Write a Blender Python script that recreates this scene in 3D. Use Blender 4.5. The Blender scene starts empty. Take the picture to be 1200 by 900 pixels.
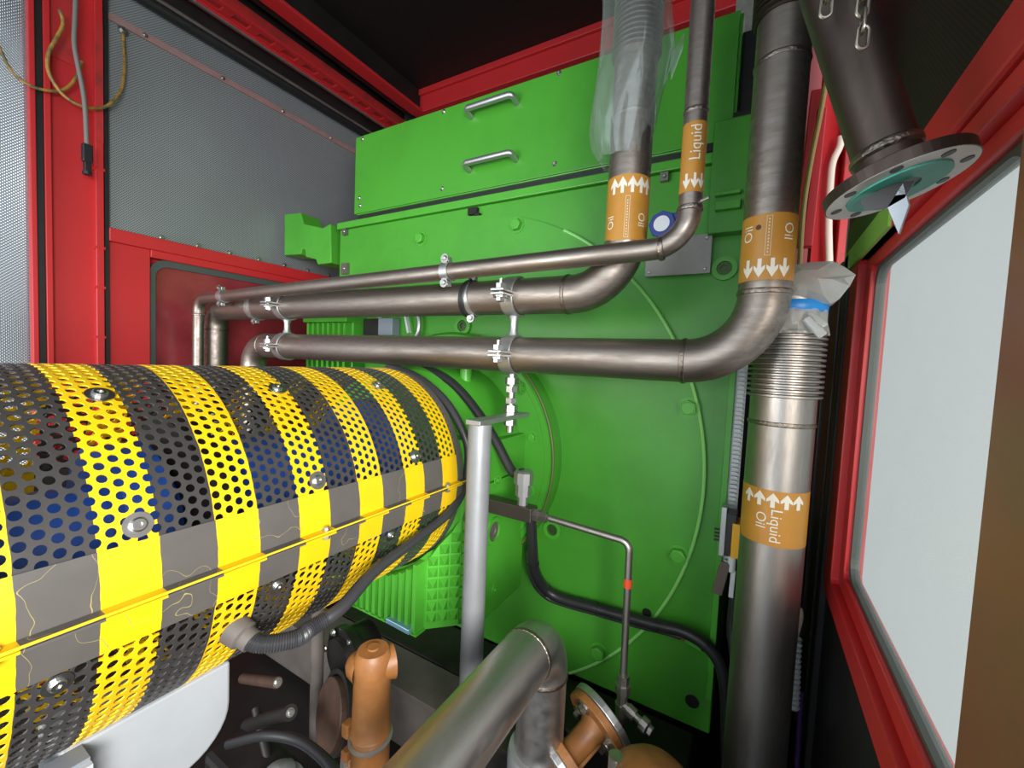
import bpy, bmesh, math, random
from mathutils import Vector, Matrix
from math import pi, sin, cos, radians, atan2, hypot
random.seed(7)
S = bpy.context.scene
COL = S.collection

# ------------------------------------------------------------------ camera
FPX = 491.4
CAM = Vector((0, 0, 1.6))
_y, _p, _r = radians(30.0), radians(-3.1), radians(2.63)
_f = Vector((-sin(_y) * cos(_p), cos(_y) * cos(_p), sin(_p)))
_rt = Vector((cos(_y), sin(_y), 0))
_u = _rt.cross(_f)
RT = _rt * cos(_r) + _u * sin(_r)
UP = _u * cos(_r) - _rt * sin(_r)
cam = bpy.data.objects.new('camera', bpy.data.cameras.new('camera'))
COL.objects.link(cam)
cam.data.sensor_width = 36.0
cam.data.lens = FPX / 1200 * 36
cam.data.clip_start = 0.02
cam.matrix_world = Matrix(((RT.x, UP.x, -_f.x, CAM.x), (RT.y, UP.y, -_f.y, CAM.y), (RT.z, UP.z, -_f.z, CAM.z), (0, 0, 0, 1)))
S.camera = cam

# ------------------------------------------------------------------ world, daylight, exposure
W = bpy.data.worlds.new('daylight'); S.world = W; W.use_nodes = True
bg = W.node_tree.nodes['Background']
bg.inputs[0].default_value = (0.80, 0.93, 1.0, 1)
bg.inputs[1].default_value = 1.15
S.view_settings.view_transform = 'Standard'
S.view_settings.look = 'None'
S.view_settings.gamma = 1
S.view_settings.use_curve_mapping = False
S.view_settings.exposure = 0.42


def area(name, loc, target, sx, sy, power, col=(1, 1, 1), spread=180):
    d = bpy.data.lights.new(name, 'AREA'); d.shape = 'RECTANGLE'; d.size = sx; d.size_y = sy
    d.energy = power; d.color = col; d.spread = radians(spread)
    o = bpy.data.objects.new(name, d); COL.objects.link(o); o.location = loc
    o.rotation_euler = (Vector(target) - Vector(loc)).to_track_quat('-Z', 'Y').to_euler()
    return o


# daylight through the open doorway behind and to the right of the camera
area('doorway_daylight', (1.15, -0.95, 1.70), (-1.0, 1.3, 0.75), 1.3, 1.1, 50, (1.0, 0.98, 0.95), 110)
area('side_door_daylight', (-2.0, -1.7, 1.30), (-1.7, 1.4, 1.0), 1.5, 1.1, 22, (1.0, 0.98, 0.95), 110)


def at(px, py, X=None, Y=None, Z=None):
    """point where the measured picture direction (1200x900) meets a plane of the room"""
    d = RT * (px - 600) + UP * (450 - py) + _f * FPX
    if X is not None: t = (X - CAM.x) / d.x
    elif Y is not None: t = (Y - CAM.y) / d.y
    else: t = (Z - CAM.z) / d.z
    return CAM + d * t


# ------------------------------------------------------------------ materials
MATS = {}


def mat(name, col, rough=0.5, metal=0.0, noise=0.0, nscale=8.0, bump=0.0, bscale=60.0, col2=None, spec=0.5,
        stretch=(1, 1, 1), coat=0.0, ramp=(0.35, 0.7), rnoise=0.0):
    if name in MATS: return MATS[name]
    m = bpy.data.materials.new(name); m.use_nodes = True
    nt = m.node_tree; b = nt.nodes['Principled BSDF']; L = nt.links.new
    b.inputs['Base Color'].default_value = (*col, 1)
    b.inputs['Roughness'].default_value = rough
    b.inputs['Metallic'].default_value = metal
    b.inputs['Specular IOR Level'].default_value = spec
    b.inputs['Coat Weight'].default_value = coat
    if noise or bump or rnoise:
        tc = nt.nodes.new('ShaderNodeTexCoord'); mp = nt.nodes.new('ShaderNodeMapping')
        mp.inputs['Scale'].default_value = stretch
        L(tc.outputs['Object'], mp.inputs['Vector'])
    if noise or rnoise:
        n = nt.nodes.new('ShaderNodeTexNoise'); n.inputs['Scale'].default_value = nscale
        n.inputs['Detail'].default_value = 6; n.inputs['Roughness'].default_value = 0.65
        L(mp.outputs[0], n.inputs['Vector'])
        mr = nt.nodes.new('ShaderNodeMapRange'); mr.inputs[1].default_value = ramp[0]; mr.inputs[2].default_value = ramp[1]
        L(n.outputs[0], mr.inputs[0])
    if noise:
        mx = nt.nodes.new('ShaderNodeMix'); mx.data_type = 'RGBA'
        c2 = col2 or tuple(c * 0.5 for c in col)
        mx.inputs[6].default_value = (*col, 1)
        mx.inputs[7].default_value = (*[col[i] * (1 - noise) + c2[i] * noise for i in range(3)], 1)
        L(mr.outputs[0], mx.inputs[0]); L(mx.outputs[2], b.inputs['Base Color'])
    if rnoise:
        r2 = nt.nodes.new('ShaderNodeMapRange'); r2.inputs[3].default_value = rough; r2.inputs[4].default_value = rough + rnoise
        L(mr.outputs[0], r2.inputs[0]); L(r2.outputs[0], b.inputs['Roughness'])
    if bump:
        n2 = nt.nodes.new('ShaderNodeTexNoise'); n2.inputs['Scale'].default_value = bscale; n2.inputs['Detail'].default_value = 4
        L(mp.outputs[0], n2.inputs['Vector'])
        bp = nt.nodes.new('ShaderNodeBump'); bp.inputs['Strength'].default_value = bump; bp.inputs['Distance'].default_value = 0.004
        L(n2.outputs[0], bp.inputs['Height']); L(bp.outputs[0], b.inputs['Normal'])
    MATS[name] = m
    return m


GREEN = mat('green_paint', (0.062, 0.32, 0.026), 0.38, noise=0.5, nscale=2.6, bump=0.05, bscale=45, col2=(0.036, 0.195, 0.016), ramp=(0.42, 0.75))
GREEN2 = mat('green_bright_paint', (0.075, 0.38, 0.032), 0.38, noise=0.3, nscale=6, bump=0.05, bscale=60)
RED = mat('red_paint', (0.56, 0.024, 0.028), 0.40, noise=0.35, nscale=3, bump=0.04, bscale=50, col2=(0.42, 0.03, 0.03))
REDW = mat('red_worn_shaded_paint', (0.50, 0.03, 0.03), 0.45, noise=0.7, nscale=9, col2=(0.10, 0.035, 0.03), ramp=(0.5, 0.7))  # worn red; also stands for shade in the tray recess
STEEL = mat('bare_stainless', (0.37, 0.325, 0.29), 0.40, metal=1, noise=0.75, nscale=7, col2=(0.17, 0.135, 0.115), stretch=(1.0, 6, 6), rnoise=0.16, bump=0.02, bscale=150)
STEELV = mat('bare_stainless_upright', (0.44, 0.41, 0.385), 0.38, metal=1, noise=0.6, nscale=6, col2=(0.24, 0.205, 0.19), stretch=(6, 6, 1.0), rnoise=0.14, bump=0.02, bscale=150)
STEELY = mat('dull_steel_pipe', (0.52, 0.51, 0.49), 0.36, metal=1, noise=0.5, nscale=9, col2=(0.28, 0.27, 0.26), stretch=(4, 1, 4), rnoise=0.15)
DARKSTEEL = mat('dark_oxide_steel', (0.085, 0.066, 0.057), 0.40, metal=0.85, noise=0.8, nscale=7, col2=(0.04, 0.03, 0.028), stretch=(3, 3, 1), rnoise=0.15)
WELD = mat('weld_metal', (0.33, 0.28, 0.24), 0.38, metal=1, noise=0.8, nscale=60, bump=0.5, bscale=180)
GALV = mat('galvanised_steel', (0.50, 0.51, 0.51), 0.42, metal=0.9, noise=0.4, nscale=25, col2=(0.42, 0.43, 0.44))
ZINC = mat('bright_zinc', (0.52, 0.52, 0.50), 0.36, metal=1, noise=0.3, nscale=30)
GREYPAINT = mat('grey_primer_paint', (0.30, 0.31, 0.32), 0.42, metal=0.4, noise=0.3, nscale=12)
BLACK = mat('black_rubber', (0.012, 0.012, 0.013), 0.45, noise=0.3, nscale=20, col2=(0.03, 0.03, 0.03))
BLACKP = mat('black_plastic', (0.018, 0.018, 0.02), 0.36)
DARK = mat('dark_grimy_shaded_metal', (0.022, 0.018, 0.016), 0.55, metal=0.2, noise=0.8, nscale=8, col2=(0.006, 0.005, 0.005))  # grimy dark metal; also paints the shaded side of the roof beam
DARKPANEL = mat('dark_wall_panel', (0.014, 0.012, 0.013), 0.45, noise=0.5, nscale=5)
BROWNM = mat('rusty_brown_metal', (0.09, 0.045, 0.028), 0.6, metal=0.2, noise=0.8, nscale=14, col2=(0.03, 0.02, 0.016))
FRAMEGREY = mat('grey_frame_paint', (0.12, 0.105, 0.095), 0.55, noise=0.6, nscale=7, col2=(0.05, 0.04, 0.036))
ORANGE = mat('orange_cast_paint', (0.34, 0.14, 0.038), 0.48, noise=0.8, nscale=13, col2=(0.17, 0.065, 0.022), bump=0.1, bscale=70)
LABEL = mat('brown_orange_label', (0.50, 0.235, 0.035), 0.38, noise=0.3, nscale=8)
WHITE = mat('white_print', (0.74, 0.70, 0.60), 0.5)
PRINT2 = mat('pale_outline_print', (0.66, 0.55, 0.38), 0.5)
WHITEP = mat('white_plastic', (0.66, 0.69, 0.72), 0.42, noise=0.25, nscale=4)
BLUE = mat('blue_coupling_paint', (0.02, 0.09, 0.42), 0.42, noise=0.4, nscale=9)
BLUET = mat('blue_tape', (0.015, 0.27, 0.75), 0.35, noise=0.3, nscale=30)
BLUED = mat('dark_blue_plastic', (0.012, 0.025, 0.16), 0.35)
YELLOW = mat('yellow_paint', (0.80, 0.56, 0.01), 0.4, noise=0.35, nscale=20, col2=(0.55, 0.36, 0.02))
AMBER = mat('amber_label', (0.80, 0.40, 0.01), 0.4)
REDTAPE = mat('red_tape', (0.75, 0.08, 0.03), 0.4)
TEAL = mat('turquoise_gasket', (0.08, 0.48, 0.38), 0.5, noise=0.4, nscale=16)
PLATE = mat('engraved_name_plate', (0.25, 0.24, 0.22), 0.4, metal=0.8, noise=0.3, nscale=14)
SHELL = mat('pale_flange_paint', (0.62, 0.62, 0.58), 0.4, metal=0.3, noise=0.4, nscale=18)
WIREY = mat('yellow_green_wire', (0.42, 0.22, 0.04), 0.5, noise=0.9, nscale=28, col2=(0.08, 0.09, 0.05), ramp=(0.42, 0.6))
WIREG = mat('grey_cable_sheath', (0.20, 0.18, 0.17), 0.5)
WIREP = mat('pale_cable_sheath', (0.75, 0.58, 0.48), 0.5)
WIREB = mat('brown_wire', (0.36, 0.22, 0.06), 0.5)
CABLE = mat('black_cable_sheath', (0.022, 0.022, 0.024), 0.38)
CONDUIT = mat('grey_conduit', (0.035, 0.035, 0.038), 0.36)
PALEGREEN = mat('pale_green_edge', (0.26, 0.52, 0.09), 0.5)
DKGREEN = mat('dark_green_panel', (0.03, 0.10, 0.02), 0.5)
CLOTH = mat('speckled_grey_lagging', (0.30, 0.29, 0.26), 0.8, noise=0.6, nscale=40)
FLOORM = mat('oily_dark_floor', (0.018, 0.016, 0.015), 0.5, noise=0.7, nscale=4, bump=0.2, bscale=25)
GASKET = mat('grey_window_gasket', (0.07, 0.085, 0.078), 0.5)


def stripes(name, k0, k1, scratch):
    m = bpy.data.materials.new(name); m.use_nodes = True
    nt = m.node_tree; b = nt.nodes['Principled BSDF']; L = nt.links.new; N = nt.nodes.new
    tc = N('ShaderNodeTexCoord'); sp = N('ShaderNodeSeparateXYZ'); L(tc.outputs['Object'], sp.inputs[0])
    nz = N('ShaderNodeTexNoise'); nz.inputs['Scale'].default_value = 30; L(tc.outputs['Object'], nz.inputs['Vector'])
    wob = N('ShaderNodeMath'); wob.operation = 'MULTIPLY_ADD'; wob.inputs[1].default_value = 0.004; L(nz.outputs[0], wob.inputs[0]); L(sp.outputs[1], wob.inputs[2])
    a = N('ShaderNodeMath'); a.operation = 'SUBTRACT'; a.inputs[1].default_value = 0.229 + 0.002; L(wob.outputs[0], a.inputs[0])
    d = N('ShaderNodeMath'); d.operation = 'DIVIDE'; d.inputs[1].default_value = 0.161; L(a.outputs[0], d.inputs[0])
    f = N('ShaderNodeMath'); f.operation = 'FRACT'; L(d.outputs[0], f.inputs[0])
    c = N('ShaderNodeMath'); c.operation = 'LESS_THAN'; c.inputs[1].default_value = 0.475; L(f.outputs[0], c.inputs[0])
    n2 = N('ShaderNodeTexNoise'); n2.inputs['Scale'].default_value = 18; n2.inputs['Detail'].default_value = 6; L(tc.outputs['Object'], n2.inputs['Vector'])
    ye = N('ShaderNodeMix'); ye.data_type = 'RGBA'; ye.inputs[6].default_value = (0.68, 0.41, 0.004, 1); ye.inputs[7].default_value = (0.78, 0.49, 0.006, 1); L(n2.outputs[0], ye.inputs[0])
    bk = N('ShaderNodeMix'); bk.data_type = 'RGBA'; bk.inputs[6].default_value = (*k0, 1); bk.inputs[7].default_value = (*k1, 1); L(n2.outputs[0], bk.inputs[0])
    mx = N('ShaderNodeMix'); mx.data_type = 'RGBA'; L(c.outputs[0], mx.inputs[0]); L(bk.outputs[2], mx.inputs[6]); L(ye.outputs[2], mx.inputs[7])
    if scratch:
        # thin pale paint scratches
        n3 = N('ShaderNodeTexNoise'); n3.inputs['Scale'].default_value = 7; n3.inputs['Detail'].default_value = 2.5; L(tc.outputs['Object'], n3.inputs['Vector'])
        d1 = N('ShaderNodeMath'); d1.operation = 'SUBTRACT'; d1.inputs[1].default_value = 0.56; L(n3.outputs[0], d1.inputs[0])
        d2 = N('ShaderNodeMath'); d2.operation = 'ABSOLUTE'; L(d1.outputs[0], d2.inputs[0])
        d3 = N('ShaderNodeMath'); d3.operation = 'LESS_THAN'; d3.inputs[1].default_value = 0.0011; L(d2.outputs[0], d3.inputs[0])
        m2 = N('ShaderNodeMix'); m2.data_type = 'RGBA'; L(d3.outputs[0], m2.inputs[0]); L(mx.outputs[2], m2.inputs[6]); m2.inputs[7].default_value = (0.34, 0.27, 0.09, 1)
        mx = m2
    L(mx.outputs[2], b.inputs['Base Color']); b.inputs['Roughness'].default_value = 0.42
    return m


STRIPE = stripes('yellow_black_strap_paint', (0.072, 0.066, 0.06), (0.105, 0.096, 0.087), True)
STRIPEP = stripes('yellow_black_sheet_paint', (0.028, 0.026, 0.025), (0.05, 0.046, 0.043), False)


def perforated(name, plate, hole, pitch, ax=(1, 2), frac=0.3, through=False, rough=0.5, metal=0.3):
    """fine round perforation, too small to pick apart: dark (or open) dots on a sheet"""
    m = bpy.data.materials.new(name); m.use_nodes = True
    nt = m.node_tree; b = nt.nodes['Principled BSDF']; L = nt.links.new; N = nt.nodes.new
    out = nt.nodes['Material Output']
    tc = N('ShaderNodeTexCoord'); sp = N('ShaderNodeSeparateXYZ'); L(tc.outputs['Object'], sp.inputs[0])
    sc = []
    for i in ax:
        k = N('ShaderNodeMath'); k.operation = 'MULTIPLY'; k.inputs[1].default_value = 2 * pi / pitch; L(sp.outputs[i], k.inputs[0])
        s = N('ShaderNodeMath'); s.operation = 'SINE'; L(k.outputs[0], s.inputs[0]); sc.append(s)
    pr = N('ShaderNodeMath'); pr.operation = 'MULTIPLY'; L(sc[0].outputs[0], pr.inputs[0]); L(sc[1].outputs[0], pr.inputs[1])
    th = N('ShaderNodeMapRange'); th.inputs[1].default_value = 0.5 - frac - 0.1; th.inputs[2].default_value = 0.5 - frac + 0.2; L(pr.outputs[0], th.inputs[0])
    nz = N('ShaderNodeTexNoise'); nz.inputs['Scale'].default_value = 2.2; nz.inputs['Detail'].default_value = 4; L(tc.outputs['Object'], nz.inputs['Vector'])
    pc = N('ShaderNodeMix'); pc.data_type = 'RGBA'; pc.inputs[6].default_value = (*plate, 1); pc.inputs[7].default_value = (*[v * 0.7 for v in plate], 1); L(nz.outputs[0], pc.inputs[0])
    b.inputs['Roughness'].default_value = rough; b.inputs['Metallic'].default_value = metal
    if through:
        L(pc.outputs[2], b.inputs['Base Color'])
        tr = N('ShaderNodeBsdfTransparent'); ms = N('ShaderNodeMixShader')
        L(th.outputs[0], ms.inputs[0]); L(b.outputs[0], ms.inputs[1]); L(tr.outputs[0], ms.inputs[2]); L(ms.outputs[0], out.inputs[0])
    else:
        mx = N('ShaderNodeMix'); mx.data_type = 'RGBA'; L(th.outputs[0], mx.inputs[0]); L(pc.outputs[2], mx.inputs[6]); mx.inputs[7].default_value = (*hole, 1)
        L(mx.outputs[2], b.inputs['Base Color'])
    return m


MESHG = perforated('grey_perforated_sheet', (0.38, 0.40, 0.415), (0.09, 0.09, 0.09), 0.0125)
MESHT = perforated('open_perforated_sheet', (0.30, 0.33, 0.36), (0, 0, 0), 0.0125, frac=0.45, through=True)
MESHD = perforated('dark_perforated_sheet', (0.035, 0.028, 0.02), (0.006, 0.005, 0.004), 0.012, frac=0.25, rough=0.6)
MESHC = perforated('dark_perforated_ceiling', (0.022, 0.016, 0.013), (0.004, 0.003, 0.003), 0.02, ax=(0, 1), rough=0.6)


def glassy(name, col, tint, haze, rough=0.2, gloss=0.08):
    """hazy film: light passes partly straight, partly scattered"""
    m = bpy.data.materials.new(name); m.use_nodes = True
    nt = m.node_tree; L = nt.links.new; N = nt.nodes.new; out = nt.nodes['Material Output']
    nt.nodes.remove(nt.nodes['Principled BSDF'])
    tr = N('ShaderNodeBsdfTransparent'); tr.inputs[0].default_value = (*tint, 1)
    tl = N('ShaderNodeBsdfTranslucent'); tl.inputs[0].default_value = (*col, 1)
    df = N('ShaderNodeBsdfDiffuse'); df.inputs[0].default_value = (*col, 1)
    gl = N('ShaderNodeBsdfGlossy'); gl.inputs['Roughness'].default_value = rough
    tc = N('ShaderNodeTexCoord'); nz = N('ShaderNodeTexNoise'); nz.inputs['Scale'].default_value = 7; nz.inputs['Detail'].default_value = 5; L(tc.outputs['Object'], nz.inputs['Vector'])
    mr = N('ShaderNodeMapRange'); mr.inputs[1].default_value = 0.3; mr.inputs[2].default_value = 0.75; mr.inputs[3].default_value = haze * 0.75; mr.inputs[4].default_value = min(1, haze * 1.25); L(nz.outputs[0], mr.inputs[0])
    s0 = N('ShaderNodeMixShader'); s0.inputs[0].default_value = 0.5; L(tl.outputs[0], s0.inputs[1]); L(df.outputs[0], s0.inputs[2])
    s1 = N('ShaderNodeMixShader'); L(mr.outputs[0], s1.inputs[0]); L(tr.outputs[0], s1.inputs[1]); L(s0.outputs[0], s1.inputs[2])
    s2 = N('ShaderNodeMixShader'); s2.inputs[0].default_value = gloss; L(s1.outputs[0], s2.inputs[1]); L(gl.outputs[0], s2.inputs[2])
    L(s2.outputs[0], out.inputs[0])
    return m


PANE = glassy('hazy_window_film', (0.55, 0.58, 0.58), (0.66, 0.645, 0.62), 0.14, gloss=0.03)
PANER = glassy('hazy_red_side_window', (0.62, 0.09, 0.11), (0.45, 0.12, 0.13), 0.7, gloss=0.06)  # red mixed into the pane's film and see-through colours
BAG = glassy('clear_plastic_bag', (0.70, 0.78, 0.76), (0.95, 0.98, 0.97), 0.22, rough=0.15, gloss=0.13)
FILM = glassy('crumpled_clear_wrap', (0.92, 0.93, 0.91), (0.96, 0.97, 0.96), 0.6, rough=0.12, gloss=0.16)


# ------------------------------------------------------------------ mesh builder
class MB:
    def __init__(s): s.v = []; s.f = []; s.sm = []

    def add(s, vs, fs, smooth=False):
        o = len(s.v); s.v += [tuple(v) for v in vs]
        for f in fs: s.f.append([i + o for i in f]); s.sm.append(smooth)
        return s

    def box(s, a, b):
        x0, x1 = sorted((a[0], b[0])); y0, y1 = sorted((a[1], b[1])); z0, z1 = sorted((a[2], b[2]))
        return s.add([(x0, y0, z0), (x1, y0, z0), (x1, y1, z0), (x0, y1, z0), (x0, y0, z1), (x1, y0, z1), (x1, y1, z1), (x0, y1, z1)],
                     [(0, 3, 2, 1), (4, 5, 6, 7), (0, 1, 5, 4), (1, 2, 6, 5), (2, 3, 7, 6), (3, 0, 4, 7)])

    def bar(s, a, b, w, h, up=(0, 0, 1)):
        a, b = Vector(a), Vector(b); d = (b - a).normalized(); u = Vector(up)
        r = d.cross(u)
        if r.length < 1e-4: r = d.cross(Vector((1, 0, 0)))
        r.normalize(); u = r.cross(d)
        vs = [p + r * (sx * w / 2) + u * (sy * h / 2) for p in (a, b) for sx, sy in ((-1, -1), (1, -1), (1, 1), (-1, 1))]
        return s.add(vs, [(0, 1, 2, 3), (7, 6, 5, 4), (0, 4, 5, 1), (1, 5, 6, 2), (2, 6, 7, 3), (3, 7, 4, 0)])

    def prism(s, poly, axis, a, b):
        """poly: 2-D points in the other two axes (kept in order x<y<z), from a to b along axis"""
        n = len(poly)
        def P(p, t):
            return (t, p[0], p[1]) if axis == 'x' else (p[0], t, p[1]) if axis == 'y' else (p[0], p[1], t)
        vs = [P(p, a) for p in poly] + [P(p, b) for p in poly]
        return s.add(vs, [list(range(n))[::-1], list(range(n, 2 * n))] + [(i, (i + 1) % n, n + (i + 1) % n, n + i) for i in range(n)])

    def frame(s, ax, bx, outer, inner):
        """flat ring between two same-count loops (y,z) from x=ax to x=bx"""
        n = len(outer)
        vs = [(x, *p) for x in (ax, bx) for L in (outer, inner) for p in L]
        fs = []
        for i in range(n):
            j = (i + 1) % n
            fs += [(i, j, n + j, n + i), (2 * n + i, 3 * n + i, 3 * n + j, 2 * n + j), (i, 2 * n + i, 2 * n + j, j), (n + i, n + j, 3 * n + j, 3 * n + i)]
        return s.add(vs, fs)

    def tube(s, path, r, n=20, caps=True, closed=False, smooth=True):
        P = [Vector(p) for p in path]; m = len(P)
        rad = r if isinstance(r, (list, tuple)) else [r] * m
        T = []
        for i in range(m):
            if closed: t = P[(i + 1) % m] - P[i - 1]
            else: t = P[min(i + 1, m - 1)] - P[max(i - 1, 0)]
            T.append(t.normalized())
        u = T[0].orthogonal().normalized()
        vs = []
        for i in range(m):
            u = (u - T[i] * u.dot(T[i])).normalized(); w = T[i].cross(u)
            for k in range(n):
                a = 2 * pi * k / n; vs.append(P[i] + (u * cos(a) + w * sin(a)) * rad[i])
        fs = []
        for i in range(m if closed else m - 1):
            j = (i + 1) % m
            for k in range(n):
                l = (k + 1) % n; fs.append((i * n + k, i * n + l, j * n + l, j * n + k))
        s.add(vs, fs, smooth)
        if caps and not closed:
            o = len(s.v) - len(vs)
            s.f.append([o + k for k in range(n)][::-1]); s.sm.append(False)
            s.f.append([o + (m - 1) * n + k for k in range(n)]); s.sm.append(False)
        return s

    def lathe(s, o, d, prof, n=32, smooth=True, a0=0, a1=2 * pi, start=None):
        """prof: (distance along d, radius)"""
        o, d = Vector(o), Vector(d).normalized()
        u = Vector(start) if start else d.orthogonal(); u = (u - d * u.dot(d)).normalized(); w = d.cross(u)
        full = abs(a1 - a0 - 2 * pi) < 1e-6; c = n if full else n + 1
        vs = [o + d * t + (u * cos(a0 + (a1 - a0) * k / n) + w * sin(a0 + (a1 - a0) * k / n)) * r for t, r in prof for k in range(c)]
        fs = [(i * c + k, i * c + (k + 1) % c, (i + 1) * c + (k + 1) % c, (i + 1) * c + k) for i in range(len(prof) - 1) for k in range(n)]
        return s.add(vs, fs, smooth)

    def disc(s, o, d, r0, r1, t, n=32):
        """washer: inner r0, outer r1, thickness t along d (solid when r0 is 0)"""
        if r0 <= 0: return s.lathe(o, d, [(0, 1e-5), (0, r1), (t, r1), (t, 1e-5)], n, False)
        return s.lathe(o, d, [(0, r0), (0, r1), (t, r1), (t, r0), (0, r0)], n, False)

    def mesh(s, name, m, auto=None):
        me = bpy.data.meshes.new(name); me.from_pydata(s.v, [], s.f); me.validate()
        for p, q in zip(me.polygons, s.sm): p.use_smooth = q
        me.materials.append(m)
        if any(s.sm):
            try: me.set_sharp_from_angle(angle=radians(42))
            except Exception: pass
        return me

    def build(s, name, m, parent=None, bevel=0, **kw):
        o = bpy.data.objects.new(name, s.mesh(name, m)); COL.objects.link(o)
        if bevel:
            b = o.modifiers.new('bevel', 'BEVEL'); b.width = bevel; b.segments = 2; b.limit_method = 'ANGLE'; b.angle_limit = radians(35)
        put(o, parent); tag(o, **kw)
        return o


def put(o, parent):
    if parent is not None:
        o.parent = parent
        w = Matrix.Identity(4); q = parent
        w = parent['_w'] if False else Matrix.Translation(ROOTLOC.get(parent.name, (0, 0, 0)))
        o.matrix_parent_inverse = w.inverted()


ROOTLOC = {}


def tag(o, label=None, cat=None, group=None, kind=None):
    if label: o['label'] = label
    if cat: o['category'] = cat
    if group: o['group'] = group
    if kind: o['kind'] = kind
    return o


def thing(name, loc, label=None, cat=None, group=None, kind=None):
    o = bpy.data.objects.new(name, None); COL.objects.link(o); o.location = loc; o.empty_display_size = 0.05
    ROOTLOC[o.name] = Vector(loc)
    return tag(o, label, cat, group, kind)


def inst(name, me, parent, loc, d=(0, 0, 1), spin=0.0, scale=1.0):
    """shared-mesh piece whose local +z points along d"""
    o = bpy.data.objects.new(name, me); COL.objects.link(o)
    M = Matrix.Translation(loc) @ Vector(d).to_track_quat('Z', 'Y').to_matrix().to_4x4() @ Matrix.Rotation(spin, 4, 'Z') @ Matrix.Scale(scale, 4)
    put(o, parent); o.matrix_basis = M
    return o


def hexpoly(r, a=0): return [(r * cos(a + k * pi / 3), r * sin(a + k * pi / 3)) for k in range(6)]


def bolt_mesh(name, m, r=0.012, h=0.009, washer=1.55):
    b = MB(); b.disc((0, 0, 0), (0, 0, 1), 0, r * washer, 0.003, 20)
    b.prism(hexpoly(r), 'z', 0.003, 0.003 + h)
    b.lathe((0, 0, 0.003 + h), (0, 0, 1), [(0, r * 0.82), (0.0012, r * 0.7), (0.0012, 1e-5)], 16, False)
    return b.mesh(name, m)


BOLT_G = bolt_mesh('bolt_green', GREEN2, 0.021, 0.016, 1.35)
BOLT_Z = bolt_mesh('bolt_zinc', ZINC, 0.009, 0.007)
SCREW_Z = MB().lathe((0, 0, 0), (0, 0, 1), [(0, 0.011), (0.003, 0.0105), (0.007, 0.007), (0.007, 0.003), (0.004, 0.003), (0.004, 1e-5)], 16, False).mesh('screw_zinc', ZINC)
NUT_Z = MB().prism(hexpoly(0.011), 'z', 0, 0.010).mesh('nut_zinc', ZINC)


def fillet(pts, R, n=10):
    P = [Vector(p) for p in pts]; out = [P[0]]
    for i in range(1, len(P) - 1):
        r = R[i - 1] if isinstance(R, (list, tuple)) else R
        a = (P[i - 1] - P[i]).normalized(); b = (P[i + 1] - P[i]).normalized()
        ang = a.angle(b); t = r / math.tan(ang / 2); c = P[i] + (a + b).normalized() * (r / sin(ang / 2))
        s = P[i] + a * t - c; e = P[i] + b * t - c; tot = s.angle(e); ax = s.cross(e).normalized()
        for k in range(n + 1): out.append(c + Matrix.Rotation(tot * k / n, 3, ax) @ s)
    out.append(P[-1]); return out


def spline(pts, n=8):
    P = [Vector(p) for p in pts]; out = []
    for i in range(len(P) - 1):
        p0 = P[max(i - 1, 0)]; p1 = P[i]; p2 = P[i + 1]; p3 = P[min(i + 2, len(P) - 1)]
        for k in range(n):
            t = k / n
            out.append(0.5 * ((2 * p1) + (p2 - p0) * t + (2 * p0 - 5 * p1 + 4 * p2 - p3) * t * t + (3 * p1 - p0 - 3 * p2 + p3) * t ** 3))
    out.append(P[-1]); return out


def weld(parent, p, d, r):
    d = Vector(d).normalized(); b = MB()
    b.lathe(Vector(p) - d * 0.006, d, [(-.001, r - 0.001), (0.001, r + 0.0022), (0.006, r + 0.0036), (0.011, r + 0.0022), (0.013, r - 0.001)], 40)
    return b.build('weld_bead', WELD, parent)


# ------------------------------------------------------------------ lettering wrapped round an upright pipe
def text_tris(s, size):
    cu = bpy.data.curves.new('t', 'FONT'); cu.body = s; cu.size = size; cu.align_x = 'CENTER'; cu.align_y = 'CENTER'; cu.resolution_u = 3
    o = bpy.data.objects.new('t', cu); COL.objects.link(o)
    dg = bpy.context.evaluated_depsgraph_get(); me = bpy.data.meshes.new_from_object(o.evaluated_get(dg))
    bm = bmesh.new(); bm.from_mesh(me); bmesh.ops.triangulate(bm, faces=bm.faces)
    for _ in range(3):
        lg = [e for e in bm.edges if e.calc_length() > .004]
        if lg: bmesh.ops.subdivide_edges(bm, edges=lg, cuts=1); bmesh.ops.triangulate(bm, faces=bm.faces)
    bm.to_mesh(me); bm.free()
    v = [(p.co.x, p.co.y) for p in me.vertices]; f = [tuple(q.vertices) for q in me.polygons]
    bpy.data.objects.remove(o); bpy.data.curves.remove(cu); bpy.data.meshes.remove(me)
    return v, f


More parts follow.
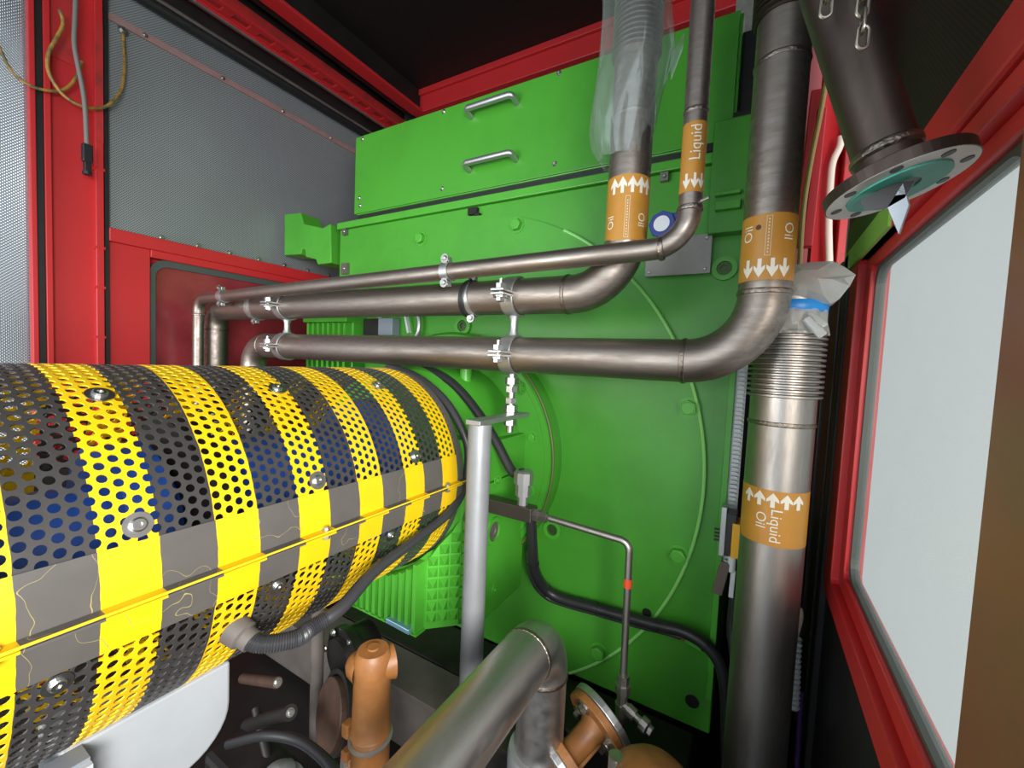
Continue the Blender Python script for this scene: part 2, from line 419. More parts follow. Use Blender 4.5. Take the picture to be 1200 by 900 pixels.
class Wrap:
    """marks lying on a vertical cylinder; u runs to the right seen from outside, v is height"""
    def __init__(s, cx, cy, R): s.c = (cx, cy); s.R = R; s.a0 = atan2(-cy, -cx); s.mb = MB()

    def P(s, u, v, lift=0.0):
        a = s.a0 + u / s.R; return (s.c[0] + (s.R + lift) * cos(a), s.c[1] + (s.R + lift) * sin(a), v)

    def text(s, t, size, u, v, turn, lift=0.0016, m=WHITE, parent=None, name='lettering'):
        vs, fs = text_tris(t, size)
        w = []
        for x, y in vs:
            if turn > 0: w.append(s.P(u - y, v + x, lift))
            elif turn < 0: w.append(s.P(u + y, v - x, lift))
            else: w.append(s.P(u + x, v + y, lift))
        return MB().add(w, fs).build(name, m, parent)

    def arrow(s, u, v, h, w, up=1, parent=None, lift=0.0016):
        pts = [(-.2, -.5), (.2, -.5), (.2, -.02), (.56, -.16), (.56, .04), (0, .5), (-.56, .04), (-.56, -.16), (-.2, -.02)]
        vs = [s.P(u + x * w, v + y * h * up, lift) for x, y in pts]
        return MB().add(vs, [(0, 1, 2, 8), (2, 3, 4, 5), (2, 5, 8), (8, 5, 6, 7)]).build('arrow_mark', WHITE, parent)

    def outline(s, u0, u1, v0, v1, t, parent):
        b = MB()
        for (a, c, d, e) in ((u0, u0 + t, v0, v1), (u1 - t, u1, v0, v1), (u0, u1, v0, v0 + t), (u0, u1, v1 - t, v1)):
            b.add([s.P(a, d, .0015), s.P(c, d, .0015), s.P(c, e, .0015), s.P(a, e, .0015)], [(0, 1, 2, 3)])
        k = v0 + 0.006
        while k < v1 - 0.008:
            um = (u0 + u1) / 2; b.add([s.P(um - .0015, k, .0015), s.P(um + .0015, k, .0015), s.P(um + .0015, k + .004, .0015), s.P(um - .0015, k + .004, .0015)], [(0, 1, 2, 3)]); k += .0075
        return b.build('fine_print_strip', PRINT2, parent)


def band(parent, cx, cy, R, z0, z1, label=None):
    b = MB(); b.lathe((cx, cy, z0), (0, 0, 1), [(0, R), (0, R + .0007), (z1 - z0, R + .0007), (z1 - z0, R)], 48)
    return b.build('label_band', LABEL, parent, label=label)


# =================================================================== THE SETTING
XL, XR, ZC = -2.8, 0.23, 3.8
MB().box((-3.2, -2.5, -0.05), (.3, 3.2, 0.0)).build('floor', FLOORM, kind='structure')
ce = thing('ceiling', (-1.3, 1.0, ZC), kind='structure')
MB().box((-3.0, -2.4, ZC), (0.5, 3.1, ZC + .05)).build('panel_sheet', MESHC, ce)
for k, y in enumerate((0.35, 1.55)):
    MB().box((-2.5, y, ZC - .012), (0.3, y + .03, ZC)).build('joint_strip', DARK, ce)

# left wall: posts, perforated sheets, rails, slotted tray
wl = thing('wall_left', (XL, 1.0, 0), kind='structure')
yA, yB = 0.546, 0.805
MB().box((XL - .03, -0.9, 0), (XL - .005, yA, ZC)).build('open_perforated_sheet', MESHT, wl, label='bright perforated sheet left of the red post')
MB().box((XL - .03, yB, 2.15), (XL - .004, 2.75, 3.40)).build('perforated_sheet', MESHG, wl, label='grey perforated sheet right of the red post')
po = MB().box((XL - .06, yA, 0), (XL + .0, yB, ZC)).build('post', RED, wl, .004)
for y0, y1, h in ((yA, .565, .030), (.590, .612, .026), (.755, .785, .026)):
    MB().box((XL - .002, y0, 0), (XL + h, y1, ZC)).build('post_flange', RED, po, .003)
MB().box((XL - .002, .567, 0), (XL + .018, .588, ZC)).build('rubber_seal', BLACK, po)
MB().box((XL - .002, .790, 0), (XL + .016, .806, ZC)).build('rubber_seal', BLACK, po)
for z in (1.62, 1.86, 2.05, 2.42):
    MB().box((XL, .750, z), (XL + .030, .788, z + .012)).build('slot_tab', RED, po)
MB().box((XL + .001, .613, 2.86), (XL + .006, .70, 3.2)).build('grime_patch', REDW, po)
MB().box((XL + .026, .757, 2.55), (XL + .0275, .784, 3.1)).build('worn_strip', REDW, po)
# rail and lower red panel
MB().box((XL - .05, yB, 2.10), (XL + .02, 2.75, 2.165)).build('rail', RED, wl, .004)
MB().box((XL - .05, yB, 0), (XL + .004, 0.972, 2.10)).build('lower_panel', RED, wl, .004)
MB().box((XL - .05, .972, 2.06), (XL + .010, 2.75, 2.10)).build('recess_lintel', RED, wl, .003)
for k in range(7):
    inst('bolt', BOLT_Z, wl, (XL + .0, 1.02 + k * .17, 2.178), (1, 0, 0), scale=0.9)
MB().box((XL - .002, yB, 3.150), (XL + .006, 2.75, 3.185)).build('reflector_strip', mat('faded_pink_strip', (0.36, 0.21, 0.20), 0.5, noise=.4, nscale=20), wl)
for k in range(5): inst('bolt', BOLT_Z, wl, (XL + .006, .95 + k * .36, 3.168), (1, 0, 0), scale=0.8)
MB().tube([(XL + .03, yB, 3.325), (XL + .03, 2.75, 3.325)], .028, 16).build('rubber_tube', BLACK, wl)
MB().tube([(XL + .045, yB, 3.352), (XL + .045, 2.75, 3.352)], .012, 12).build('bright_edge_strip', FRAMEGREY, wl)
MB().box((XL - .05, yB, 3.37), (XL + .01, 2.75, ZC)).build('black_fascia', DARK, wl)
MB().box((XL + .06, -.2, 3.440), (XL + .075, 2.75, 3.452)).build('pale_edge', GALV, wl)
tr = MB(); x0, x1, zz = XL + .065, XL + .165, 3.47
tr.box((x0, -.2, zz), (x0 + .022, 2.75, zz + .012)); tr.box((x1 - .022, -.2, zz), (x1, 2.75, zz + .012)); tr.box((x0, -.2, zz - .02), (x0 + .006, 2.75, zz))
y = -.2
while y < 2.7:
    tr.box((x0 + .02, y, zz), (x1 - .02, y + .055, zz + .012)); y += .145
tr.build('slotted_tray', RED, wl)
MB().box((XL + .01, -.2, 3.47), (XL + .03, 2.75, 3.64)).build('shaded_red_web', REDW, wl)  # darker red paints in the shade between tray and beam
MB().box((XL + .17, -.4, 3.62), (XL + .28, 2.68, 3.642)).build('roof_beam', RED, wl, .004)
MB().box((XL + .10, -.4, 3.642), (XL + .25, 2.68, ZC)).build('beam_web', DARK, wl)  # dark colour stands for the shaded side of the red beam

# far-left pane: hazy red window in the lower panel
w2 = thing('window_2', (XL, 1.6, 1.0), kind='structure')


def rrect(y0, y1, z0, z1, r, n=6):
    out = []
    for cy, cz, a in ((y1 - r, z1 - r, 0), (y0 + r, z1 - r, 90), (y0 + r, z0 + r, 180), (y1 - r, z0 + r, 270)):
        for k in range(n + 1):
            t = radians(a + 90 * k / n); out.append((cy + r * cos(t), cz + r * sin(t)))
    return out


MB().prism(rrect(.99, 2.70, .6, 2.045, .07), 'x', XL - .035, XL - .028).build('pane', PANER, w2)
MB().frame(XL - .03, XL - .012, rrect(.974, 2.72, .58, 2.06, .075), rrect(1.0, 2.69, .61, 2.025, .06)).build('gasket', GASKET, w2)
MB().box((XL - .05, 0.972, 0), (XL - .02, 2.75, .58)).build('apron', RED, w2)
MB().box((XL - .10, .96, 0), (XL - .06, 2.75, 2.12)).build('backing_sheet', RED, w2)

# back wall behind the generator
wb = thing('wall_back', (-1.3, 2.75, 0), kind='structure')
MB().box((-2.9, 2.78, 0), (.5, 2.84, ZC)).build('back_sheet', DARK, wb)
MB().box((-2.63, 2.68, 3.625), (.3, 2.78, 3.755)).build('cross_beam', RED, wb, .006)
MB().box((-2.63, 2.66, 3.755), (.3, 2.78, 3.80)).build('beam_lip', RED, wb, .004)

# right wall: dark panel, black seals, window frame, upper dark perforated panel
wr = thing('wall_right', (XR, 1.4, 0), kind='structure')
MB().box((XR + .012, -1.6, 0), (XR + .06, 2.75, .93)).build('dark_lower_panel', DARKPANEL, wr)  # near end extended out of view to block low daylight
MB().box((XR + .012, 1.62, .93), (XR + .06, 2.30, 2.0)).build('dark_side_panel', DARKPANEL, wr)
for a, b in ((1.64, 1.70), (1.76, 1.90), (2.0, 2.2)):
    MB().box((XR - .006, a, 0.2), (XR + .016, b, 1.98)).build('rubber_seal', mat('dull_black_seal', (0.022, 0.019, 0.021), 0.4), wr, .004)
MB().box((XR + .03, .30, 2.0), (XR + .07, 1.95, ZC)).build('dark_perforated_sheet', MESHD, wr, label='dark perforated sheet above the window')  # far end cut short so skylight reaches the red corner
MB().box((XR - .01, .30, 1.957), (XR + .06, 1.19, 2.03)).build('upper_beam', RED, wr, .006)
MB().box((XR - .006, 1.19, 1.925), (XR + .05, 1.70, 1.985)).build('pale_green_edge', PALEGREEN, wr)
MB().box((XR + .002, 1.19, 1.985), (XR + .05, 1.75, 2.08)).build('dark_green_sheet', DKGREEN, wr)

w1 = thing('window_1', (XR, 1.1, .93), kind='structure')
MB().frame(XR + .00, XR + .06, rrect(.48, 1.62, .935, 1.955, .004, 1), rrect(.64, 1.515, 1.0, 1.925, .01, 1)).build('frame', RED, w1, .004)
MB().frame(XR + .018, XR + .06, rrect(.64, 1.515, 1.0, 1.925, .01, 1), rrect(.715, 1.455, 1.045, 1.895, .012, 1)).build('inner_bead', RED, w1, .005)
MB().frame(XR + .030, XR + .05, rrect(.70, 1.475, 1.03, 1.91, .05), rrect(.735, 1.446, 1.054, 1.885, .05)).build('gasket', GASKET, w1)
MB().prism(rrect(.73, 1.45, 1.05, 1.89, .05), 'x', XR + .040, XR + .046).build('pane', PANE, w1)
MB().box((XR - .012, .475, .90), (XR + .02, .636, 2.0)).build('side_stile', mat('brown_reflection_stile', (0.26, 0.085, 0.05), 0.3, noise=.7, nscale=5, col2=(.16, .10, .05)), w1, .004)  # brown reflection is put into the stile's colour
MB().box((XR - .02, .455, .90), (XR + .02, .474, 2.0)).build('door_seal', BLACK, w1)
MB().box((XR - .03, .33, .60), (XR + .06, .454, 2.1)).build('door_edge', RED, w1, .004)

# red end post and cables in the far right corner
t3 = thing('trim_1', (.2, 2.4, 0), kind='structure')
a = at(953, 250, Y=2.35); b = at(978, 250, Y=2.35)
MB().prism([(a.x, 2.30), (b.x + .02, 2.40), (b.x + .01, 2.44), (a.x - .01, 2.34)], 'z', .2, 3.7).build('corner_post', RED, t3, .003)  # post turned diagonal to catch skylight from the right
MB().prism([(.10, 2.42), (.34, 2.64), (.33, 2.66), (.09, 2.44)], 'z', .2, 3.7).build('end_plate', RED, t3)  # plate angled so skylight brightens its red
a2 = at(982, 280, Y=2.30); b2 = at(992, 280, Y=2.30)
MB().box((a2.x, 2.30, 0.2), (b2.x, 2.40, 3.0)).build('side_channel', REDW, t3, .004)
c2 = at(996, 280, Y=2.3); MB().box((c2.x, 2.30, .2), (c2.x + .03, 2.34, 3.0)).build('olive_edge', mat('olive_edge', (.14, .13, .03), .5), t3)
for k, (p, q) in enumerate((((935, 290), (957, 108)), ((945, 290), (962, 130)))):
    u, v = at(*p, Y=2.25), at(*q, Y=2.25)
    MB().bar(u, v, .05, .04).build('diagonal_brace', RED, t3, .004)

# =================================================================== GENERATOR
GX, GZ = -1.2, 1.19           # shaft axis
gen = thing('generator', (-1.1, 2.0, .3), 'bright green generator end filling the middle, with bolted round face plate', 'generator')
body = MB().box((-2.13, 1.62, .3), (-.055, 2.6, 2.31)).build('body', GREEN, gen, .006)
MB().box((-2.14, 1.606, 2.312), (-.05, 2.6, 2.348)).build('top_lip', GREEN2, gen, .004)
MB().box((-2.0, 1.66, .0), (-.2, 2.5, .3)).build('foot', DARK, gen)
# big round plate, cut off by the body's left side
poly = []
for k in range(161):
    a = -pi + 2 * pi * k / 160; x, z = GX + 1.07 * cos(a), GZ + 1.07 * sin(a)
    poly.append((max(x, -2.12), max(z, .305)))
q = []
for p in poly:
    if not q or (Vector(p) - Vector(q[-1])).length > 1e-4: q.append(p)
MB().prism(q[:-1] if (Vector(q[0]) - Vector(q[-1])).length < 1e-4 else q, 'y', 1.602, 1.625).build('face_plate', GREEN, gen)
arc = [(GX + 1.07 * cos(a), 1.604, GZ + 1.07 * sin(a)) for a in [radians(-55 + 118 * k / 120) for k in range(121)] if GX + 1.07 * cos(a) > -2.1]
MB().tube(arc, .0065, 8).build('edge_bead', mat('pale_green_bead', (.24, .62, .16), .35), gen)
for p, s in (((494, 280), 1.25), ((606, 264), 1.25), ((807, 478), 1.35), ((795, 650), 1.35), ((702, 763), 1.35)):
    inst('bolt', BOLT_G, gen, at(*p, Y=1.603), (0, -1, 0), random.random(), s)
for p, Y, r in (((543, 382), 1.60, .045), ((648, 620), 1.60, .04), ((849, 315), 1.618, .04)):
    c = at(*p, Y=Y); o = MB().disc(c, (0, -1, 0), .6 * r, r, .012, 28).build('boss', GREEN2, gen)
    MB().lathe(c, (0, -1, 0), [(.006, r * .62), (.006, r * .35), (0.0, r * .35), (0, 1e-5)], 6, False).build('socket_screw', mat('dark_olive_metal', (.05, .10, .03), .45, metal=.4), o)
for p, r in (((758, 718), .017), ((811, 822), .024)):
    MB().disc(at(*p, Y=1.6195 if p[0] > 800 else 1.6012), (0, -1, 0), 0, r, .0012, 20).build('open_hole', DARK, gen)
# name plates and small marks
a, b = at(760, 283, Y=1.615), at(831, 318, Y=1.615)
npl = MB().box((a.x, 1.592, b.z - .01), (b.x + .005, 1.602, a.z)).build('name_plate', PLATE, gen, label='blank metal name plate')
for x in (a.x + .014, b.x - .012):
    for z in (b.z + .004, a.z - .014): inst('rivet', SCREW_Z, npl, (x, 1.592, z), (0, -1, 0), scale=.5)
for p, w, h, m in (((405, 315), .05, .06, PLATE), ((405, 272), .03, .035, PLATE), ((779, 208), .028, .03, PLATE), ((555, 248), .05, .03, DARK), ((560, 252), .03, .012, DARK)):
    c = at(*p, Y=1.612); pl = MB().box((c.x - w / 2, 1.60, c.z - h / 2), (c.x + w / 2, 1.621, c.z + h / 2)).build('small_plate', m, gen)
    if m is PLATE: inst('rivet', SCREW_Z, pl, (c.x, 1.60, c.z), (0, -1, 0), scale=.7)
c = at(850, 222, Y=1.58); d = at(838, 250, Y=1.58)
# raised right-hand column with pocket
u, v = at(838, 130, Y=1.56), at(872, 130, Y=1.56)
MB().box((u.x, 1.57, 2.06), (-.03, 1.63, 2.43)).build('side_column', GREEN, gen, .005)
for py, hh in ((228, .012), (242, .028)):
    c = at(838, py, Y=1.555); MB().box((c.x, 1.548, c.z - hh / 2), (c.x + .075, 1.572, c.z + hh / 2)).build('pocket_ledge', GREEN2, gen, .002)
c = at(838, 150, Y=1.56)
MB().box((-.20, 1.60, 2.348), (-.03, 1.75, 2.46)).build('dark_gap_block', DARK, gen)
# lifting lug at upper left
pl = [(333, 251), (352, 249), (356, 262), (378, 267), (387, 262), (388, 308), (372, 310), (370, 304), (358, 301), (357, 293), (354, 291), (352, 298), (333, 299)]
MB().prism([(at(*p, Y=1.66).x, at(*p, Y=1.66).z) for p in pl], 'y', 1.66, 1.80).build('lifting_lug', GREEN2, gen, .006)
# upper box with cover, handles, screws
bx = MB().box((-1.975, 1.606, 2.37), (-.11, 2.5, 2.782)).build('upper_box', GREEN, gen, .004)
MB().box((-1.985, 1.598, 2.375), (-.12, 1.607, 2.787)).build('box_cover', GREEN, bx, .002)
MB().box((-1.97, 1.615, 2.349), (-.13, 2.4, 2.371)).build('dark_gasket', BLACK, bx)
for (pa, pb) in (((553, 137), (606, 122)), ((551, 201), (605, 187))):
    A, B = at(*pa, Y=1.60), at(*pb, Y=1.60); B.z = A.z = (A.z + B.z) / 2
    MB().tube(fillet([A, A + Vector((0, -.05, .012)), B + Vector((0, -.05, .012)), B], .018, 6), .0135, 14).build('handle', GALV, bx)
for p in ((425, 163), (422, 241), (520, 131), (518, 221), (650, 192), (655, 86), (421, 232)):
    inst('screw', SCREW_Z, bx, at(*p, Y=1.598), (0, -1, 0), scale=1.0)
MB().box((-.115, 1.64, 2.40), (-.02, 1.9, 2.74)).build('dark_end_frame', DARK, bx)
# bearing end: flange, shoulder
b = MB().lathe((GX, 1.602, GZ), (0, -1, 0), [(0, .53), (.085, .53), (.10, .518), (.10, .50), (.104, .498), (.104, .40), (.18, .395), (.30, .385), (.33, .36), (.33, .02)], 96)
b.build('bearing_flange', GREEN, gen)
MB().tube([(GX + .533 * cos(a), 1.51, GZ + .533 * sin(a)) for a in [radians(-75 + 150 * k / 72) for k in range(73)]], .006, 8).build('flange_seal', mat('olive_seal', (.09, .13, .03), .5), gen)
for a in (14, 40, 66, 92, -14, -40):
    inst('bolt', BOLT_G, gen, (GX + .455 * cos(radians(a)), 1.498, GZ + .455 * sin(radians(a))), (0, -1, 0), a, .8)
# cast housing: side block, lower block, ribs, studded corner
ho = MB().prism([(-.79, 1.52), (-.79, 1.225), (-.852, 1.163), (-1.2, 1.163), (-1.55, 1.163), (-1.61, 1.225), (-1.61, 1.52)], 'z', .66, 1.16).build('bearing_housing', GREEN2, gen, .004)
MB().prism([(-.79, 1.52), (-.79, 1.225), (-.815, 1.20), (-.98, 1.20), (-.98, 1.52)], 'z', 1.165, 1.31).build('housing_cap', GREEN2, gen, .005)
def under(x, r=.374): return GZ - math.sqrt(max(0, r * r - (x - GX) ** 2))
arcp = [(-.93 - .54 * k / 24, under(-.93 - .54 * k / 24)) for k in range(25)]
MB().prism([(-1.47, .66), (-.93, .66)] + arcp, 'y', 1.085, 1.165).build('housing_toe', GREEN2, ho)
# studded 45 degree corner plate clear of the guard
cp = MB(); n0 = Vector((1, -1, 0)).normalized()
prof = [(.66, -.93), (.80, -.93), (.90, -.93), (.95, -.905), (1.0, -.872), (1.06, -.845), (1.16, -.83)]
vs = []
for z, xm in prof:
    for x in (xm, -.79):
        P = Vector((x, 1.085 + (x + .93), z)); vs += [P, P - n0 * .012]
fs = []
for i in range(len(prof) - 1):
    o = i * 4; fs += [(o, o + 2, o + 6, o + 4), (o + 1, o + 5, o + 7, o + 3), (o, o + 4, o + 5, o + 1), (o + 2, o + 3, o + 7, o + 6)]
fs += [(0, 1, 3, 2), (len(prof) * 4 - 4, len(prof) * 4 - 2, len(prof) * 4 - 1, len(prof) * 4 - 3)]
cp.add(vs, fs).build('studded_corner', GREEN2, ho)
STUD = MB().add([(-.0165, -.0165, 0), (.0165, -.0165, 0), (.0165, .0165, 0), (-.0165, .0165, 0), (-.002, -.002, .024), (.002, -.002, .024), (.002, .002, .024), (-.002, .002, .024)],
                [(0, 1, 5, 4), (1, 2, 6, 5), (2, 3, 7, 6), (3, 0, 4, 7), (4, 5, 6, 7)]).mesh('stud', GREEN2)
for i in range(11):
    z = .70 + i * .040
    for k in range(5):
        s = .020 + k * .038
        x = -.93 + s * .7071
        lim = -1.2 + math.sqrt(max(.0, .392 ** 2 - (1.19 - z) ** 2)) if z > .82 else -2
        if x > lim and x < -.79: inst('stud', STUD, ho, Vector((x, 1.085 + (x + .93), z)), (1, -1, 0))
for k in range(17):
    x = -.945 - k * .032; MB().box((x - .008, 1.04, .662), (x + .008, 1.088, under(x, .385))).build('rib', GREEN2, ho)
MB().box((-1.48, 1.04, .655), (-.93, 1.09, .665)).build('toe_lip', GREEN2, ho)
# side-face details
c = at(577, 622, X=-.79)
MB().disc(c, (1, 0, 0), .035, .05, .01, 28).build('plug_ring', GREEN2, ho)
MB().lathe(c, (1, 0, 0), [(0, .035), (.004, .034), (.004, .018), (.001, .016), (.001, 1e-5)], 24, False).build('round_plug', FRAMEGREY, ho)
for p in ((580, 691), (583, 563), (612, 455)):
    c = at(*p, X=-.789); o = MB().disc(c, (1, 0, 0), .012, .024, .003, 20).build('screw_seat', GREEN2, ho)
    inst('screw', BOLT_G, ho, c, (1, 0, 0), scale=.35)
# upright stub on the shoulder, and ribbed block and cap between the pipes
c = at(545, 455, Y=1.36); MB().tube([(c.x, 1.36, 1.47), (c.x, 1.36, 1.66)], .024, 18).build('breather_stub', GREEN2, gen)
a, b = at(362, 372, Y=1.50), at(410, 395, Y=1.50)
rb = MB().box((a.x, 1.52, 1.45), (b.x, 1.62, a.z)).build('ribbed_cover', GREEN2, gen, .004)
for k in range(8):
    x = a.x + (b.x - a.x) * (k + .3) / 8; MB().box((x, 1.48, 1.46), (x + .018, 1.53, a.z - .035)).build('cover_rib', GREEN2, rb)
MB().box((a.x - .01, 1.47, a.z - .03), (b.x + .005, 1.62, a.z + .008)).build('cover_cap', GREEN2, rb, .004)
# white tooth strip down the right edge
b = MB()
for k in range(46):
    z = .95 + k * .0145; b.box((-.047, 1.585, z), (-.028, 1.612, z + .008))
b.box((-.055, 1.60, .92), (-.022, 1.622, 1.66)); b.build('toothed_edge_strip', WHITEP, gen, kind='stuff')
MB().box((-.075, 1.585, .45), (-.055, 1.622, 1.75)).build('edge_angle', GREEN2, gen, .002)

# =================================================================== SHAFT GUARD
R = .362
gd = thing('shaft_guard', (GX, .4, GZ - R), 'yellow and black striped perforated guard tube over the drive shaft', 'guard')


def perf(name, a0, a1, y0, y1, r=R, pitch=.0218, hole=.0074, parent=None):
    """hexagonal cells each with a round hole, rolled round the shaft axis"""
    bm = bmesh.new(); dv = pitch / r; du = pitch * .866
    nv = int((a1 - a0) / dv); nu = int((y1 - y0) / du); Rh = pitch / math.sqrt(3)
    cache = {}
    def V(u, v):
        k = (round(u * 20000), round(v * 20000))
        if k not in cache: cache[k] = bm.verts.new((GX + r * cos(v / r), u, GZ + r * sin(v / r)))
        return cache[k]
    for i in range(nu + 1):
        for j in range(nv + 1):
            cu = y0 + i * du; cv = a0 * r + (j + (.5 if i % 2 else 0)) * pitch
            # flat-to-flat along v = pitch: hex corners at 0,60..
            H = [V(cu + Rh * cos(k * pi / 3), cv + Rh * sin(k * pi / 3)) for k in range(6)]
            I = [V(cu + hole * cos(k * pi / 6), cv + hole * sin(k * pi / 6)) for k in range(12)]
            for k in range(6):
                n = (k + 1) % 6
                try:
                    bm.faces.new((H[k], I[2 * k + 1], I[2 * k])); bm.faces.new((H[k], H[n], I[2 * k + 1])); bm.faces.new((H[n], I[(2 * k + 2) % 12], I[2 * k + 1]))
                except ValueError: pass
    bmesh.ops.recalc_face_normals(bm, faces=bm.faces)
    me = bpy.data.meshes.new(name); bm.to_mesh(me); bm.free()
    for p in me.polygons: p.use_smooth = False
    me.materials.append(STRIPEP)
    o = bpy.data.objects.new(name, me); COL.objects.link(o)
    s = o.modifiers.new('sheet', 'SOLIDIFY'); s.thickness = .003; s.offset = 0
    put(o, parent)
    return o


up_sh = perf('upper_shell', radians(13), radians(166), -.30, 1.125, parent=gd)
lo_sh = perf('lower_shell', radians(194), radians(349.0), -.30, 1.125, parent=gd)
for a0, a1, nm in ((-11, -.6, 'lower_strap'), (.6, 14.4, 'upper_strap'), (165, 179.4, 'upper_strap'), (180.6, 194, 'lower_strap')):
    b = MB(); b.lathe((GX, -.32, GZ), (0, 1, 0), [(0, R + .001), (0, R + .0045), (1.46, R + .0045), (1.46, R + .001), (0, R + .001)], 10, True, radians(a0), radians(a1), start=(1, 0, 0))
    # lathe about +y turns the other way in z: flip
    b.v = [(x, y, 2 * GZ - z) for x, y, z in b.v]; b.f = [f[::-1] for f in b.f]
    b.build(nm, STRIPE, gd)
for s in (-1, 1):
    for z0, z1 in ((GZ + .0008, GZ + .005), (GZ - .005, GZ - .0008)):
        MB().box((GX + s * (R - .004), -.32, z0), (GX + s * (R + .026), 1.14, z1)).build('joint_flange', STRIPE, gd)
MB().tube([(GX + R + .026, -.32, GZ + .004), (GX + R + .026, 1.14, GZ + .004)], .0022, 8).build('bare_edge', YELLOW, gd)
for y0, nm in ((1.118, 'end_ring'),):
    b = MB(); b.lathe((GX, y0, GZ), (0, 1, 0), [(0, R - .004), (0, R + .0032), (.022, R + .0032), (.022, R - .004), (0, R - .004)], 96); b.build(nm, STRIPE, gd)
WASH = MB().disc((0, 0, 0), (0, 0, 1), 0, .0205, .0025, 28)
WASH.lathe((0, 0, .0025), (0, 0, 1), [(0, .012), (.004, .0115), (.006, .009), (.006, .0045), (.003, .0045), (.003, 1e-5)], 20, False)
WASHM = WASH.mesh('washer_screw', ZINC)
for y in (-.04, .28, .605, .925):
    for a in (18.5, 60, 118, -14, 205):
        a2 = radians(a); yy = y + (.0 if a > 0 else -.095)
        n = Vector((cos(a2), 0, sin(a2))); inst('washer_screw', WASHM, gd, Vector((GX, yy, GZ)) + n * (R + .002), n, scale=1.0 if a > 0 else .85)
for y in (.12, .61, 1.05):
    o = inst('joint_bolt', BOLT_Z, gd, (GX + R + .012, y, GZ + .005), (0, 0, 1), scale=.75)
    inst('joint_nut', NUT_Z, gd, (GX + R + .012, y, GZ - .016), (0, 0, 1), scale=.8)
# what turns inside
sc = thing('shaft_coupling', (GX, .4, GZ - .16), 'blue shaft coupling seen through the holes of the striped guard', 'coupling')
MB().lathe((GX, -.3, GZ), (0, 1, 0), [(0, 1e-4), (0, .15), (.46, .15), (.46, .11), (.62, .11), (.62, .19), (.70, .19), (.70, .11), (.86, .11), (.86, .17), (1.30, .17), (1.30, 1e-4)], 48).build('spacer_tube', BLUE, sc)
for y in (.08, .44):
    MB().lathe((GX, y, GZ), (0, 1, 0), [(0, .11), (0, .235), (.05, .235), (.05, .11)], 48).build('flange_ring', DARK, sc)
for k in range(10):
    a = 2 * pi * k / 10; inst('flange_bolt', BOLT_Z, sc, (GX + .2 * cos(a), .08, GZ + .2 * sin(a)), (0, -1, 0), scale=1.5)
MB().lathe((GX, 1.0, GZ), (0, 1, 0), [(0, .06), (0, .25), (.06, .25), (.06, .06)], 48).build('hub_disc', BLUE, sc)

# =================================================================== PIPES
PR = .0575
# thin line
t1 = thing('thin_pipe', (-2.58, 1.1, .9), 'slim bare steel pipe, uppermost across, bending up to a Liquid label', 'pipe')
tR = .027
pth = fillet([(-2.575, 1.1, .8), (-2.575, 1.1, 1.853), (-.162, 1.1, 1.899), (-.162, 1.1, 2.0), (-.168, 1.1, 3.2)], [.07, .085, .3], 12)
MB().tube(pth, tR, 24).build('tube', STEEL, t1)
weld(t1, (-.222, 1.1, 1.898), (1, 0, .02), tR); weld(t1, (-.162, 1.1, 1.985), (0, 0, 1), tR); weld(t1, (-2.575, 1.1, 1.77), (0, 0, 1), tR); weld(t1, (-.163, 1.1, 2.21), (0, 0, 1), tR - .0015)
z0, z1 = at(812, 224, Y=1.075).z, at(813, 142, Y=1.075).z
bd = band(t1, -.1625, 1.1, tR, z0, z1); wp = Wrap(-.1625, 1.1, tR)
wp.text('Liquid', .034, .004, z0 + .112, 1, parent=bd)
for u in (-.012, .006, .022): wp.arrow(u, z0 + .024, .036, .014, -1, bd)
# second pipe
t2 = thing('oil_pipe', (-2.6, 1.2, .9), 'bare steel pipe, middle of the three crossing runs, rising into the plastic bag', 'pipe')
p2x = -.343
pth = fillet([(-2.61, 1.2, .8), (-2.61, 1.2, 1.811), (p2x, 1.2, 1.811), (p2x, 1.2, 2.50)], [.10, .155], 12)
MB().tube(pth, PR, 32).build('tube', STEEL, t2)
weld(t2, (p2x - .165, 1.2, 1.811), (1, 0, 0), PR); weld(t2, (p2x, 1.2, at(730, 287, Y=1.145).z), (0, 0, 1), PR); weld(t2, (-2.61, 1.2, 1.70), (0, 0, 1), PR)
weld(t2, (p2x, 1.2, 2.29), (0, 0, 1), PR - .0015)
z0, z1 = at(730, 281, Y=1.145).z, at(733, 204, Y=1.145).z
bd = band(t2, p2x, 1.2, PR, z0, z1); wp = Wrap(p2x, 1.2, PR)
for u in (-.040, -.016, .010, .034, .055): wp.arrow(u, z1 - .028, .044, .021, 1, bd)
wp.outline(-.006, .006, z0 + .006, z1 - .058, .0012, bd)
wp.text('Oil', .030, -.046, z0 + .05, 1, parent=bd); wp.text('Oil', .030, .040, z0 + .055, -1, parent=bd)
be = MB(); zt = 2.455; prof = [(0, PR - .004)]
for k in range(26):
    z = k * .0135; prof += [(z, PR - .002), (z + .003, PR + .009), (z + .0075, PR + .009), (z + .0105, PR - .002)]
be.lathe((p2x, 1.2, zt), (0, 0, 1), prof, 40).build('bellows', STEELV, t2)
MB().tube([(p2x, 1.2, zt + .34), (p2x, 1.2, 3.3)], PR, 24).build('upper_tube', STEELV, t2)
